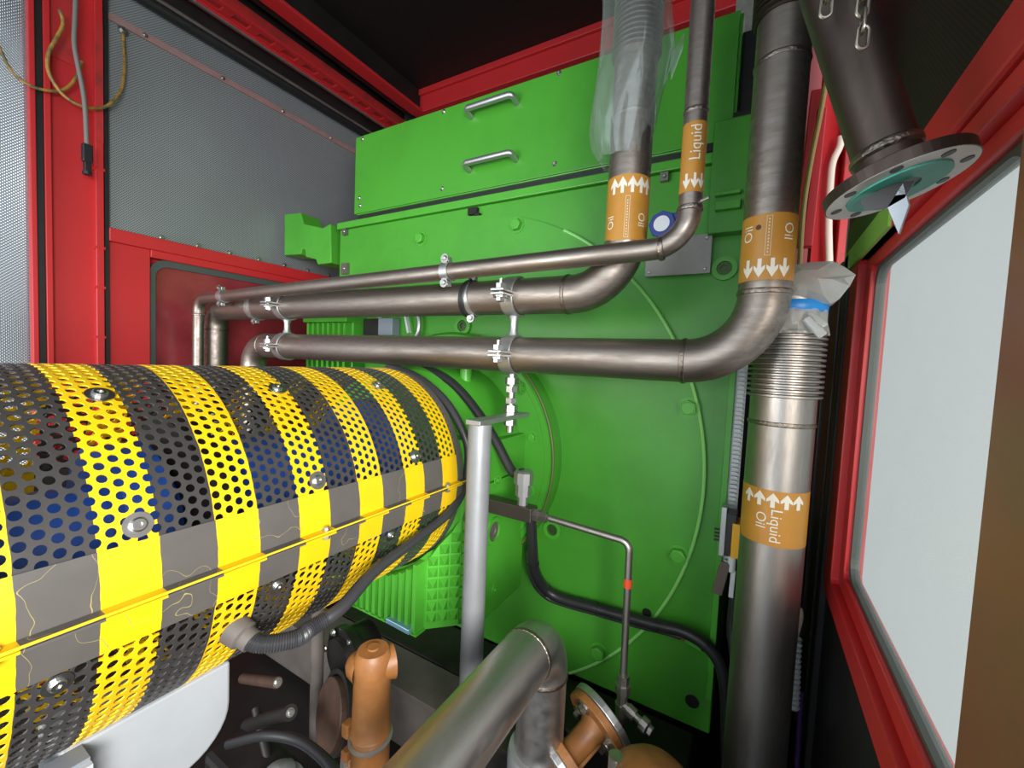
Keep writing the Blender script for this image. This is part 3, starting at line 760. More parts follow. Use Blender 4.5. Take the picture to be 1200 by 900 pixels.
# third pipe
t3p = thing('oil_pipe', (-2.2, 1.2, .9), 'bare steel pipe, lowest crossing run, bending up in the tall elbow at right', 'pipe')
p3x, p3z = .006, 1.622
pth = fillet([(-2.23, 1.2, .8), (-2.23, 1.2, p3z), (p3x, 1.2, p3z), (p3x, 1.2, 2.47)], [.11, .17], 14)
MB().tube(pth, PR, 32).build('tube', STEEL, t3p)
weld(t3p, (p3x - .172, 1.2, p3z), (1, 0, 0), PR); weld(t3p, (p3x, 1.2, 1.793), (0, 0, 1), PR); weld(t3p, (-2.12, 1.2, p3z), (1, 0, 0), PR); weld(t3p, (p3x, 1.2, 2.33), (0, 0, 1), PR - .001)
z0, z1 = at(890, 328, Y=1.145).z, at(898, 250, Y=1.145).z
bd = band(t3p, p3x, 1.2, PR, z0, z1); wp = Wrap(p3x, 1.2, PR)
for u in (-.040, -.014, .012, .038): wp.arrow(u, z0 + .027, .044, .021, -1, bd)
wp.outline(-.006, .006, z0 + .055, z1 - .006, .0012, bd)
wp.text('Oil', .032, -.044, z0 + .11, 1, parent=bd); wp.text('Oil', .032, .042, z0 + .11, -1, parent=bd)
MB().disc(Vector(wp.P(-.022, z1 - .03)) , Vector((cos(wp.a0 - .022 / PR), sin(wp.a0 - .022 / PR), 0)), 0, .006, .0014, 14).build('dark_smudge', BROWNM, bd)
be = MB(); prof = [(0, PR), (0, PR + .004)]
for k in range(22):
    z = .006 + k * .0125; prof += [(z, PR + .004), (z + .003, PR + .012), (z + .007, PR + .012), (z + .010, PR + .004)]
be.lathe((p3x, 1.2, 2.43), (0, 0, 1), prof, 40).build('bellows', DARKSTEEL, t3p)
# upright riser on the right
rs = thing('riser_pipe', (.07, 1.40, 0), 'thick upright steel pipe beside the window with a Liquid Oil label', 'pipe')
rR, rx, ry = .080, .072, 1.40
zb = at(905, 466, Y=1.33).z
MB().tube([(rx, ry, 0.0), (rx, ry, zb)], rR, 40).build('tube', STEELV, rs)
weld(rs, (rx, ry, at(905, 497, Y=1.33).z), (0, 0, 1), rR)
prof = [(0, rR - .002)]
for k in range(13):
    z = k * .0142; prof += [(z, rR), (z + .003, rR + .011), (z + .008, rR + .011), (z + .011, rR)]
MB().lathe((rx, ry, zb), (0, 0, 1), prof, 44).build('bellows', STEELV, rs)
MB().tube([(rx, ry, zb + .185), (rx, ry, zb + .30)], [rR, rR - .004], 32).build('capped_end', STEELV, rs)
z0, z1 = at(905, 640, Y=1.325).z, at(908, 575, Y=1.325).z
bd = band(rs, rx, ry, rR, z0, z1); wp = Wrap(rx, ry, rR)
for u in (-.068, -.036, -.004, .028, .058): wp.arrow(u, z1 - .026, .04, .026, 1, bd)
wp.text('Oil', .036, -.030, z1 - .085, -1, parent=bd); wp.text('Liquid', .038, .006, z1 - .095, -1, parent=bd)
# pipe in the foreground
fp = thing('front_pipe', (-.45, 1.0, 0), 'dull grey pipe in the lower foreground with an elbow turning down', 'pipe')
fR = .066
pth = fillet([(-.45, .25, .862), (-.45, 1.02, .862), (-.45, 1.02, .0)], .10, 14)
MB().tube(pth, fR, 36).build('tube', STEELY, fp)
weld(fp, (-.45, .915, .862), (0, 1, 0), fR - .001); weld(fp, (-.45, 1.02, .752), (0, 0, 1), fR)
MB().lathe((-.45, 1.02, 0), (0, 0, 1), [(0, .086), (.52, .086), (.535, .082), (.535, .066)], 36).build('sleeve', GREYPAINT, fp)

# =================================================================== CLAMPS AND POSTS
def collar(parent, c, r, w, t=.005, m=GALV, ears=True, earlen=.045, ax=(1, 0, 0), eardir=(0, -1, 0), name='clamp_half'):
    """two half bands round a pipe with bolted ears"""
    ax = Vector(ax).normalized(); e = Vector(eardir).normalized(); c = Vector(c); n = ax.cross(e)
    for s in (1, -1):
        b = MB(); b.lathe(c - ax * w / 2, ax, [(0, r + .001), (0, r + t), (w, r + t), (w, r + .001), (0, r + .001)], 22, True, radians(6), radians(174), start=e * 1.0 if s > 0 else e * -1.0)
        if ears:
            for q in (1, -1):
                p = c + e * q * (r - .004) + n * s * .006
                b.bar(p, p + e * q * earlen, w, t, up=n)
        b.build(name, m, parent, .0015)
    if ears:
        for q in (1, -1):
            p = c + e * q * (r + earlen * .55)
            inst('clamp_bolt', BOLT_Z, parent, p + n * .011, n, scale=1.6); inst('clamp_nut', NUT_Z, parent, p - n * .027, n, scale=1.5)
            MB().tube([p - n * .042, p + n * .01], .0065, 10).build('stud_rod', ZINC, parent)


def double_clamp(x, label, rod=None):
    t = thing('pipe_clamp', (x, 1.2, p3z), label, 'pipe clamp', 'double pipe clamps')
    collar(t, (x, 1.2, 1.811), PR, .046, .008, earlen=.062); collar(t, (x, 1.2, p3z), PR, .046, .008, earlen=.062)
    MB().lathe((x, 1.2, p3z + PR + .003), (0, 0, 1), [(0, .02), (.02, .013), (1.811 - p3z - 2 * PR - .026, .013), (1.811 - p3z - 2 * PR - .006, .02)], 18).build('spacer', GALV, t)
    return t


xc = at(604, 345, Y=1.2).x
ca = double_clamp(xc, 'double pipe clamp standing on the threaded rod above the grey post')
cb = double_clamp(at(337, 345, Y=1.2).x, 'double pipe clamp at the far left end of the two crossing pipes')
# threaded rod and nuts belong to the right clamp
rodx = xc + .002; zpl = 1.425
MB().tube([(rodx, 1.2, zpl - .06), (rodx, 1.2, p3z - PR)], .0125, 14).build('threaded_rod', ZINC, ca)
for z, s in ((p3z - PR - .040, 2.1), (p3z - PR - .066, 1.9), (zpl + .008, 2.1), (zpl + .036, 1.8), (zpl - .036, 2.0)):
    inst('rod_nut', NUT_Z, ca, (rodx, 1.2, z), (0, 0, 1), random.random(), s)
# U-bolts and strap clamps on the thin pipe
def ring_clamp(x, z, y, r, label, tilt=0.0, name='strap_clamp', m=GALV, w=.030):
    t = thing(name, (x, y, z), label, 'pipe clamp')
    ax = Vector((cos(tilt), 0, sin(tilt)))
    b = MB(); b.lathe(Vector((x, y, z)) - ax * w / 2, ax, [(0, r + .001), (0, r + .005), (w, r + .005), (w, r + .001), (0, r + .001)], 36); b.build('band', m, t)
    for s in (1, -1):
        p = Vector((x, y - .008, z + s * (r + .012)))
        MB().box(p - Vector((w / 2, .010, .010)), p + Vector((w / 2, .010, .006))).build('ear', m, t, .002)
        inst('clamp_bolt', BOLT_Z, t, p + Vector((0, -.010, 0)), (0, -1, 0), scale=1.1)
    return t


for px, py, lab in ((525, 322, 'small strap clamp on the slim pipe right of its middle'), (262, 348, 'small strap clamp on the slim pipe next to its left bend')):
    c = at(px, py, Y=1.1); ring_clamp(c.x, 1.853 + (c.x + 2.575) * .01907, 1.1, tR, lab, .02)
c = at(302, 365, Y=1.2); ring_clamp(c.x, 1.811, 1.2, PR, 'strap clamp on the middle pipe near its left bend')
c = at(556, 355, Y=1.2)
bs = ring_clamp(c.x, 1.811, 1.2, PR, 'strap clamp with black rubber lining on the middle pipe', .12, w=.018)
MB().lathe((c.x - .022, 1.2, 1.811), (1, 0, -.1), [(0, PR + .001), (0, PR + .008), (.018, PR + .009), (.026, PR + .001)], 32).build('rubber_lining', BLACK, bs)
MB().bar((c.x - .025, 1.135, 1.87), (c.x - .06, 1.12, 1.885), .012, .004).build('bent_tail', GALV, bs)

sp = thing('support_post', (-.66, .98, 0), 'round grey support post with a flat top plate under the clamp rod', 'post')
MB().tube([(-.655, .98, 0), (-.664, .98, zpl - .006)], .0335, 28).build('post_tube', GREYPAINT, sp)
MB().box((-.690, .945, zpl - .007), (-.640, 1.235, zpl + .007)).build('top_plate', GALV, sp, .002)
c = at(372, 760, Y=.92)
s2 = thing('guard_leg', (c.x, .92, 0), 'thin dark grey leg under the striped guard', 'post')
MB().tube([(c.x, .92, 0), (c.x, .92, .84)], .022, 20).build('leg_tube', FRAMEGREY, s2)
MB().box((c.x - .05, .87, .83), (c.x + .05, .97, .842)).build('leg_plate', FRAMEGREY, s2)

# =================================================================== SENSOR BLOCK, CAPILLARY
sb = thing('sensor_block', (-.68, 1.2, 1.12), 'dark steel sensor block with a pale plug, jutting from the green housing', 'sensor')
zbk = at(600, 597, Y=1.22).z
MB().box((-.79, 1.20, zbk - .024), (-.60, 1.25, zbk + .024)).build('block', mat('dark_block_steel', (.10, .09, .075), .4, metal=.8), sb, .003)
xs = at(613, 575, Y=1.225).x
MB().lathe((xs, 1.225, zbk + .02), (0, 0, 1), [(0, .018), (.035, .018), (.035, .027), (.075, .027), (.077, .034), (.115, .034), (.120, .028), (.120, 1e-4)], 10, False).build('plug', GALV, sb)
MB().lathe((-.60, 1.225, zbk), (1, 0, 0), [(0, .021), (.018, .021), (.018, .015), (.030, .015), (.03, .019), (.045, .019), (.045, .010), (.065, .008), (.065, 1e-4)], 6, False).build('hex_fitting', STEELV, sb)
cp = thing('capillary_tube', (-.29, 1.225, .6), 'thin bent steel tube with a red tape mark running down to the valve', 'tube')
xe = at(737, 650, Y=1.225).x; ze = at(726, 790, Y=1.225).z
MB().tube(fillet([(-.545, 1.225, zbk), (xe, 1.225, zbk - .012), (xe + .006, 1.225, ze)], .03, 8), .0105, 14).build('tube', STEELV, cp)
zt_ = at(734, 686, Y=1.21).z
MB().tube([(xe + .0022, 1.225, zt_ - .012), (xe + .002, 1.225, zt_ + .014)], .0122, 14).build('tape_mark', REDTAPE, cp)
vx = xe + .006
MB().lathe((vx, 1.225, ze + .005), (0, 0, -1), [(0, .012), (.0, .018), (.03, .018), (.03, .023), (.055, .023), (.055, .016), (.09, .016), (.09, .020), (.13, .018), (.15, .012)], 8, False).build('union_fitting', STEELV, cp)
MB().lathe((vx, 1.225, ze - .085), Vector((1, -.25, -.28)), [(0, .014), (.02, .014), (.02, .018), (.045, .018), (.045, .011), (.065, .011), (.065, .021), (.085, .021), (.09, .014), (.10, .014), (.10, 1e-4)], 10, False).build('bleed_valve', STEELV, cp)

# =================================================================== ORANGE CAST PIECES
ov = thing('valve_flange', (-.31, 1.1, .45), 'orange cast valve with a bolted round flange below the thin bent tube', 'valve')
fc = at(702, 845, Y=1.16); dn = Vector((-.42, -.80, -.42)).normalized()
MB().disc(fc, dn, 0, .098, .022, 40).build('flange', ORANGE, ov, .003)
MB().disc(fc - dn * .022, dn, 0, .100, .021, 40).build('counter_flange', GALV, ov, .003)
e1 = dn.orthogonal().normalized(); e2 = dn.cross(e1)
for k in range(4):
    a = pi / 4 + k * pi / 2 + .3; p = fc + dn * .022 + (e1 * cos(a) + e2 * sin(a)) * .070
    inst('flange_bolt', BOLT_Z, ov, p, dn, k, 1.5)
MB().lathe(fc + dn * .02, dn, [(0, .05), (.02, .036), (.10, .034), (.13, .05)], 28).build('neck', ORANGE, ov)
MB().bar(fc + dn * .02 + e2 * .034, fc + dn * .13 + e2 * .034, .012, .02, up=e2).build('neck_web', ORANGE, ov, .003)
MB().disc(fc + dn * .13, dn, 0, .085, .025, 36).build('flange', ORANGE, ov, .003)
MB().disc(fc + dn * .155, dn, 0, .088, .020, 36).build('counter_flange', GALV, ov, .003)
MB().lathe(fc + dn * .175, dn, [(0, .06), (.3, .06), (.3, 1e-4)], 28).build('lower_neck', BROWNM, ov)
c = at(765, 905, Y=1.0)
oc = thing('domed_casting', (c.x, 1.0, c.z - .3), 'domed orange casting at the bottom edge right of the valve flange', 'casting')
MB().lathe((c.x, 1.0, c.z - .45), (0, 0, 1), [(0, .10), (.40, .10), (.43, .095), (.455, .07), (.465, .03), (.467, 1e-4)], 36).build('dome', ORANGE, oc)
inst('cap_bolt', BOLT_Z, oc, (c.x - .06, .96, c.z - .01), (0, 0, 1), scale=1.3)
MB().tube([(c.x - .085, .99, c.z - .3), (c.x - .085, .99, c.z + .005)], .018, 14).build('side_stud', STEELV, oc)
c = at(437, 775, Y=.70)
om = thing('starter_pump', (c.x, .70, .3), 'orange upright cylinder casting with a ring clamp under the striped guard', 'pump')
px_ = c.x; pz = c.z
MB().lathe((px_, .70, .1), (0, 0, 1), [(0, .046), (pz - .28, .046), (pz - .275, .049), (pz - .27, .046), (pz - .12, .044), (pz - .08, .044), (pz - .068, .036), (pz - .066, 1e-4)], 32).build('barrel', ORANGE, om)
MB().lathe((px_ + .012, .715, pz - .012), Vector((.55, 1, .0)), [(-.03, 1e-4), (-.03, .028), (.0, .034), (.03, .040), (.034, 1e-4)], 28).build('end_cover', ORANGE, om)
MB().lathe((px_ - .05, .69, pz - .02), Vector((-1, -.1, .0)), [(-.03, .040), (.0, .032), (.012, .022), (.012, 1e-4)], 24).build('side_boss', ORANGE, om)
MB().disc((px_, .70, pz + .033), (0, 0, 1), 0, .014, .005, 18).build('top_boss', ORANGE, om)
MB().lathe((px_, .70, pz - .195), (0.0, -.1, 1), [(0, .046), (.003, .053), (.006, .053), (.009, .046)], 32).build('ring_clamp', GALV, om)
MB().box((px_ - .066, .665, pz - .20), (px_ - .044, .69, pz - .165)).build('clamp_lug', ORANGE, om, .003)
MB().box((px_ - .066, .665, pz - .262), (px_ - .046, .69, pz - .235)).build('clamp_lug', ORANGE, om, .003)
c = at(425, 915, Y=.80)
orr = thing('ring_flange', (c.x, .8, c.z - .1), 'orange and grey round flange rim left of the orange cylinder', 'flange')
MB().disc((c.x, .80, c.z), (-.3, -.9, .15), .105, .13, .014, 40).build('rim', GALV, orr)
MB().disc((c.x + .004, .812, c.z), (-.3, -.9, .15), 0, .104, .014, 40).build('face', ORANGE, orr)

# =================================================================== CABLES
def cable(name, pts, r, label, m=CABLE, cat='cable', n=8, seg=12, parent=None, **kw):
    path = spline(pts, n); t = thing(name, path[0], label, cat)
    MB().tube(path, r, seg).build('sheath', m, t)
    return t, path


# loom across the green face
Yf = 1.56
pts = [at(622, 598, Y=1.44), at(624, 640, Y=1.46), at(628, 672, Y=1.50), at(648, 697, Y=1.55), at(700, 713, Y=Yf), at(760, 730, Y=Yf), at(805, 742, Y=Yf), at(838, 768, Y=Yf), at(850, 805, Y=Yf), at(852, 870, Y=Yf), at(853, 920, Y=Yf)]
lo, path = cable('cable_loom', pts, .021, 'thick black cable loom draped across the lower green face', n=10)
pts2 = [Vector(p) + Vector((-.02, .005, -.024)) for p in path[10:62:5]]
MB().tube(spline(pts2, 6), .011, 10).build('second_strand', CONDUIT, lo)
for i in (16, 28, 40, 52, 66):
    d = (path[i + 1] - path[i]).normalized(); MB().lathe(path[i] - d * .004, d, [(0, .021), (0, .0235), (.008, .0235), (.008, .021)], 18).build('cable_tie', BLACKP, lo)
c = at(793, 742, Y=1.575)
cl = thing('cable_bracket', c, 'small green and brass bracket holding the black loom on the green face', 'bracket')
MB().bar(c + Vector((-.03, 0, .004)), c + Vector((.03, 0, -.006)), .018, .018).build('brass_end', mat('brass_red', (.30, .14, .06), .4, metal=.7), cl)
MB().bar(c + Vector((.03, 0, -.006)), c + Vector((.10, 0, -.02)), .02, .03).build('green_block', GREEN2, cl, .003)
# cable over the guard end into the sensor plug
pts = [at(470, 425, Y=1.34), at(500, 432, Y=1.30), at(530, 449, Y=1.28), at(556, 478, Y=1.26), at(580, 515, Y=1.25), at(600, 552, Y=1.235), (xs - .004, 1.225, zbk + .13)]
cable('sensor_cable', pts, .017, 'black cable arching from the top of the guard into the pale sensor plug')
# conduit looping round the guard end and back to the guard's lower shell
a_ = radians(-25.4); st = Vector((GX + R * cos(a_), .44, GZ + R * sin(a_)))
pts = [st, st + Vector((.05, .02, -.022)), st + Vector((.085, .075, -.030)), at(365, 736, Y=.555), at(400, 712, Y=.62), at(440, 668, Y=.74), at(490, 630, Y=.92), at(528, 598, Y=1.08), at(545, 566, Y=1.18), at(549, 530, Y=1.21), at(540, 500, Y=1.21), at(520, 468, Y=1.21), at(490, 443, Y=1.21), at(455, 428, Y=1.22)]
cd, path = cable('conduit', pts, .0155, 'grey black conduit leaving the guard underside and looping around its far end', CONDUIT, 'conduit', n=10)
b = MB(); rr = []
for i, p in enumerate(path[2:40]): rr.append(.0175 if i % 2 else .0150)
dense = []
for i in range(2, 36):
    for k in range(3): dense.append(path[i].lerp(path[i + 1], k / 3))
b.tube(dense, [.0182 if i % 2 else .0158 for i in range(len(dense))], 14).build('corrugated_sleeve', CONDUIT, cd)
nst = Vector((cos(a_), .3, sin(a_))).normalized()
MB().lathe(st - nst * .005, nst, [(0, .030), (.028, .028), (.032, .022), (.05, .021), (.05, .015)], 20).build('gland', FRAMEGREY, cd)
# yellow-green wire loops and grey cable with plug at the red post
XW = XL + .06
def W_(*a): return [at(p[0], p[1], X=XW + (p[2] if len(p) > 2 else 0)) for p in a]
cable('earth_wire', W_((-12, 30), (2, 62), (15, 85), (35, 100), (55, 106), (72, 106), (84, 98), (92, 85), (96, 72)), .0062, 'thin yellow green wire hanging from the left edge across the red post', WIREY, 'wire', n=8, seg=8)
cable('earth_wire', W_((70, 12, .02), (74, 28, .02), (66, 45, .02), (57, 62, .02), (56, 80, .02), (62, 95, .02), (75, 112, .02), (95, 124, .02), (115, 127, .0), (130, 121, .0), (142, 105, -.02), (146, 80, -.04), (145, 55, -.045), (144, 36, -.05)), .0068, 'yellow green wire loop bolted to the grey perforated sheet', WIREY, 'wire', n=8, seg=8)
gc, path = cable('plug_cable', W_((89, -10, .03), (88, 20, .03), (87, 50, .03), (91, 75, .03), (97, 105, .03), (100, 130, .03), (101, 150, .03), (102, 172, .03)), .009, 'grey cable with a black plug hanging on the red post', WIREG, 'cable', n=8, seg=10)
e = path[-1]
MB().box(e + Vector((-.014, -.018, -.07)), e + Vector((.014, .018, .01))).build('plug_body', BLACKP, gc, .005)
MB().box(e + Vector((-.012, -.012, -.115)), e + Vector((.012, .012, -.068))).build('plug_neck', BLACKP, gc, .004)
MB().lathe(e + Vector((0, 0, -.125)), (0, 0, 1), [(0, .008), (.0, .017), (.014, .017), (.014, .012)], 14).build('plug_cap', BLACKP, gc)
c = at(144, 36, X=XL + .01); lg = inst('cable_lug', BOLT_Z, wl, c, (1, 0, 0), scale=1.4)
# cables by the right-hand riser
cable('red_wire_bundle', [at(936, 330, Y=2.2), at(941, 250, Y=2.2), at(950, 190, Y=2.2), at(960, 140, Y=2.2), at(968, 95, Y=2.2)], .010, 'brown wire rising beside the red corner post', WIREB, 'wire', seg=8)
cable('pale_cable', [at(972, 310, Y=2.28), at(971, 260, Y=2.28), at(973, 215, Y=2.28), at(976, 190, Y=2.28), at(984, 172, Y=2.28), at(986, 160, Y=2.28)], .014, 'pale cream cable clipped to the red corner post', WIREP, 'cable', seg=10)
cable('side_cable', [at(862, 660, Y=1.52), at(860, 700, Y=1.52), at(857, 740, Y=1.52), at(862, 790, Y=1.5), at(858, 850, Y=1.5), at(855, 915, Y=1.5)], .014, 'black cable dropping from the key switch beside the upright pipe', seg=10)
c1, c2_ = at(932, 745, Y=1.56), at(929, 830, Y=1.56)
hs = thing('corrugated_hose', c2_, 'short white corrugated hose behind the upright pipe', 'hose')
prof = []; L_ = (c1 - c2_).length
for k in range(14): prof += [(k * L_ / 14, .014), (k * L_ / 14 + L_ / 28, .019)]
MB().lathe(c2_, c1 - c2_, prof, 16).build('sleeve', WHITEP, hs)
MB().tube(spline([c1, c1 + Vector((.008, 0, .06)), c1 + Vector((.004, 0, .09))], 6), .009, 10).build('tail', WIREP, hs)
MB().tube([c2_ + Vector((.02, .02, .05)), c2_ + Vector((.03, .02, -.5))], .008, 10).build('violet_lead', mat('violet_lead', (.06, .02, .12), .4), hs)

# =================================================================== SMALL DEVICES
c = at(858, 625, Y=1.52)
ks = thing('key_switch', c, 'black and amber switch box with a hanging key on the green edge', 'switch')
MB().box((c.x - .035, 1.50, c.z - .075), (c.x - .018, 1.56, c.z + .085)).build('mount_plate', GALV, ks, .002)
MB().box((c.x - .018, 1.485, c.z - .065), (c.x + .012, 1.56, c.z + .070)).build('box', BLACKP, ks, .003)
MB().box((c.x + .0, 1.480, c.z - .065), (c.x + .034, 1.56, c.z + .045)).build('amber_face', AMBER, ks, .003)
MB().lathe((c.x + .006, 1.50, c.z - .065), (0, 0, -1), [(0, .013), (.05, .011), (.055, .006)], 14).build('key_barrel', WHITEP, ks)
MB().bar((c.x - .012, 1.495, c.z - .09), (c.x - .03, 1.495, c.z - .20), .03, .01, up=(0, 1, 0)).build('key_fob', mat('worn_leather', (.12, .09, .07), .6), ks, .003)
MB().bar((c.x + .012, 1.498, c.z - .11), (c.x + .010, 1.498, c.z - .20), .014, .008, up=(0, 1, 0)).build('key_blade', WHITEP, ks, .002)
for k in range(4): MB().tube([(c.x - .034, 1.515, c.z - .03 + k * .012), (c.x - .052, 1.512, c.z - .03 + k * .012)], .0035, 8).build('pin', BLACKP, ks)

c = at(777, 264, Y=1.13)
tg = thing('round_tag', c, 'dark blue round tag with a white face tied to the slim pipe bend', 'tag')
dv = (CAM - c).normalized()
MB().disc(c, (-.1, -1, .05), 0, .034, .012, 8).build('case', BLUED, tg, .002)
MB().disc(c + Vector((-.0012, -.012, .0006)), (-.1, -1, .05), 0, .020, .002, 24).build('dial', mat('pale_dial', (.45, .47, .5), .4), tg)
MB().bar(c + Vector((.015, 0, .012)), c + Vector((.055, -.005, .016)), .012, .026).build('arm', BLUED, tg, .003)
MB().tube(spline([c + Vector((.045, -.008, .012)), c + Vector((.075, -.03, .03)), c + Vector((.11, -.05, .036))], 6), .004, 8).build('tie', GALV, tg)

c = at(450, 383, Y=1.56)
jb = thing('junction_box', c, 'small grey blue junction box seen between the two crossing pipes', 'box')
a, b = at(444, 373, Y=1.55), at(460, 393, Y=1.55)
MB().box((a.x, 1.545, b.z), (b.x, 1.60, a.z)).build('box', mat('grey_blue_box', (.22, .26, .31), .45), jb, .004)
MB().box((a.x - .13, 1.56, b.z - .03), (a.x - .002, 1.60, a.z)).build('cover', DARK, jb, .004)
inst('gland_nut', NUT_Z, jb, (a.x - .01, 1.56, a.z), (0, 0, 1), scale=1.4)
c = at(486, 381, Y=1.57)
gr_ = thing('cable_hook', c, 'grey ring hook beside the junction box', 'hook')
MB().tube([c + Vector((.03 * sin(a), 0, .06 * cos(a))) for a in [radians(10 * k - 20) for k in range(21)]], .012, 10).build('ring', GALV, gr_)
MB().bar(c + Vector((-.06, 0, .045)), c + Vector((-.035, 0, -.04)), .012, .02, up=(0, 1, 0)).build('hook_plate', WHITEP, gr_)

# =================================================================== PLASTIC WRAPS
def lumpy(name, m, parent, rings, n=28, amp=.006, seed=1, folds=7):
    """closed tube skin through (centre, rx, ry) rings with creases"""
    rnd = random.Random(seed); ph = [rnd.uniform(0, 6.28) for _ in range(12)]
    vs = []; k_ = len(rings)
    for i, (c, rx_, ry_) in enumerate(rings):
        for k in range(n):
            a = 2 * pi * k / n
            q = amp * (sin(folds * a + ph[0] + i * .7) + .7 * sin((folds + 4) * a - i * 1.1 + ph[1]) + .5 * sin(3 * a + i * .5 + ph[2])) + rnd.uniform(-.3, .3) * amp
            vs.append((c[0] + (rx_ + q) * cos(a), c[1] + (ry_ + q) * sin(a), c[2]))
    fs = [(i * n + k, i * n + (k + 1) % n, (i + 1) * n + (k + 1) % n, (i + 1) * n + k) for i in range(k_ - 1) for k in range(n)]
    o = MB().add(vs, fs, True).build(name, m, parent)
    return o


bg_ = thing('plastic_bag', (p2x, 1.2, 2.1), 'clear plastic bag pulled over the corrugated top of the middle pipe', 'bag')
rings = []
for py, xl, xr in ((-30, 706, 772), (0, 708, 776), (30, 707, 784), (60, 706, 788), (85, 704, 787), (110, 700, 780), (135, 697, 772), (160, 695, 766), (180, 697, 760), (196, 704, 757)):
    A, B = at(xl, py, Y=1.2), at(xr, py, Y=1.2)
    w = (B.x - A.x) / 2; rings.append((((A.x + B.x) / 2, 1.2, A.z), max(w, PR + .006), max(PR + .012, w * .9)))
lumpy('bag_skin', BAG, bg_, rings[::-1], 48, .004, 3, 9)
A, B, C_, D = at(786, 60, Y=1.19), at(803, 38, Y=1.17), at(800, 52, Y=1.19), at(786, 92, Y=1.19)
MB().add([A, B, C_, D, A + Vector((0, .01, 0)), B + Vector((0, .01, 0)), C_ + Vector((0, .012, 0)), D + Vector((0, .008, 0))], [(0, 1, 2, 3), (4, 7, 6, 5), (0, 4, 5, 1), (1, 5, 6, 2), (2, 6, 7, 3), (3, 7, 4, 0)]).build('bag_corner', BAG, bg_)

wp_ = thing('plastic_wrap', (rx, ry, zb + .25), 'crumpled clear plastic tied with blue tape over the top of the upright pipe', 'wrap')
ztp = at(935, 360, Y=1.38).z
prof = [(0, rR + .004), (.008, rR + .007), (.022, rR + .0075), (.03, rR + .003)]
MB().lathe((rx, ry, ztp - .016), (0, 0, 1), prof, 40).build('blue_tape', BLUET, wp_)
# puffed, faceted bag top
A = [(932, 310), (950, 307), (976, 306), (990, 313), (1003, 322), (996, 335), (984, 350), (974, 356), (945, 354), (920, 352), (905, 340), (905, 322)]
front = [at(x, y, Y=1.34) for x, y in A]; back = [at(x, y, Y=1.34) + Vector((0, .11, 0)) for x, y in A]
cf = sum(front, Vector()) / len(front) + Vector((.0, -.05, .0)); cbk = sum(back, Vector()) / len(back) + Vector((0, .04, 0))
ins = [cf.lerp(p, .55) + Vector((random.uniform(-.012, .012), random.uniform(-.02, .012), random.uniform(-.01, .01))) for p in front]
n = len(A); vs = front + back + ins + [cf, cbk]
fs = [(i, (i + 1) % n, n + (i + 1) % n, n + i) for i in range(n)] + [(2 * n + i, 2 * n + (i + 1) % n, (i + 1) % n, i) for i in range(n)]
fs += [(3 * n, 2 * n + (i + 1) % n, 2 * n + i) for i in range(n)] + [(3 * n + 1, n + i, n + (i + 1) % n) for i in range(n)]
MB().add(vs, fs).build('puffed_top', FILM, wp_)
lumpy('film_skirt', FILM, wp_, [((rx, ry, zb + .172), rR + .012, rR + .012), ((rx, ry, zb + .19), rR + .010, rR + .010), ((rx, ry, zb + .21), rR + .008, rR + .008), ((rx, ry, ztp - .01), rR + .005, rR + .005)], 40, .003, 5, 11)
A, B = at(944, 372, Y=1.31), at(965, 394, Y=1.30)
MB().bar(A, B, .022, .012, up=(0, 1, 0)).build('knotted_tail', FILM, wp_, .004)
A, B = at(948, 366, Y=1.31), at(968, 382, Y=1.29)
MB().bar(A, B, .014, .010, up=(0, 1, 0)).build('knotted_tail', FILM, wp_, .004)

# =================================================================== HANGING FLANGED PIPE AND CHAIN
hp = thing('hanging_pipe', (.122, .62, 1.82), 'dark pipe with a pale round flange hanging on a chain by the window', 'pipe')
hc = Vector((.1215, .62, 1.812)); hn = Vector((.285, -.06, -.955)).normalized(); hr = .0300; fr = .0655
MB().tube([hc - hn * .012, hc - hn * .9], hr, 36).build('tube', DARKSTEEL, hp)
MB().lathe(hc - hn * .035, -hn, [(0, hr), (.003, hr + .003), (.008, hr + .003), (.012, hr)], 32).build('weld_bead', WELD, hp)
MB().lathe(hc, -hn, [(0, hr + .006), (0, fr), (.012, fr), (.012, hr + .005), (.026, hr + .001)], 56, False).build('flange', DARKSTEEL, hp)
MB().disc(hc - hn * .0006, hn, hr + .006, fr - .001, .001, 56).build('sealing_face', SHELL, hp, label='pale underside of the flange')
MB().disc(hc + hn * .0005, hn, .020, .045, .002, 48).build('gasket', TEAL, hp, label='turquoise gasket ring')
MB().disc(hc + hn * .0, hn, 0, .027, .001, 32).build('dark_bore', BLACK, hp)
e1 = hn.orthogonal().normalized(); e2 = hn.cross(e1)
for k in range(8):
    a = 2 * pi * k / 8 + .2; MB().disc(hc + (e1 * cos(a) + e2 * sin(a)) * .0545, hn, 0, .0055, .0012, 14).build('bolt_hole', BLACK, hp)
# torn tape hanging from the bore
A = hc + hn * .002
def H(x, y, d=.0): return at(x, y, Y=.60 + d)
vs = [H(1008, 236), H(1045, 214), H(1072, 212), H(1060, 232), H(1035, 246), H(1015, 247)]
MB().add([*vs, *[v + Vector((.002, .006, .002)) for v in vs]], [(0, 1, 2, 3, 4, 5), (11, 10, 9, 8, 7, 6)] + [(i, 6 + i, 6 + (i + 1) % 6, (i + 1) % 6) for i in range(6)]).build('black_film', BLACKP, hp)
vs = [H(1040, 243), H(1058, 215), H(1065, 240), H(1053, 274)]
MB().add([*vs, *[v + Vector((.002, .003, .0)) for v in vs]], [(0, 1, 2, 3), (7, 6, 5, 4)] + [(i, 4 + i, 4 + (i + 1) % 4, (i + 1) % 4) for i in range(4)]).build('torn_tape', mat('pale_tape', (.55, .62, .70), .35), hp)


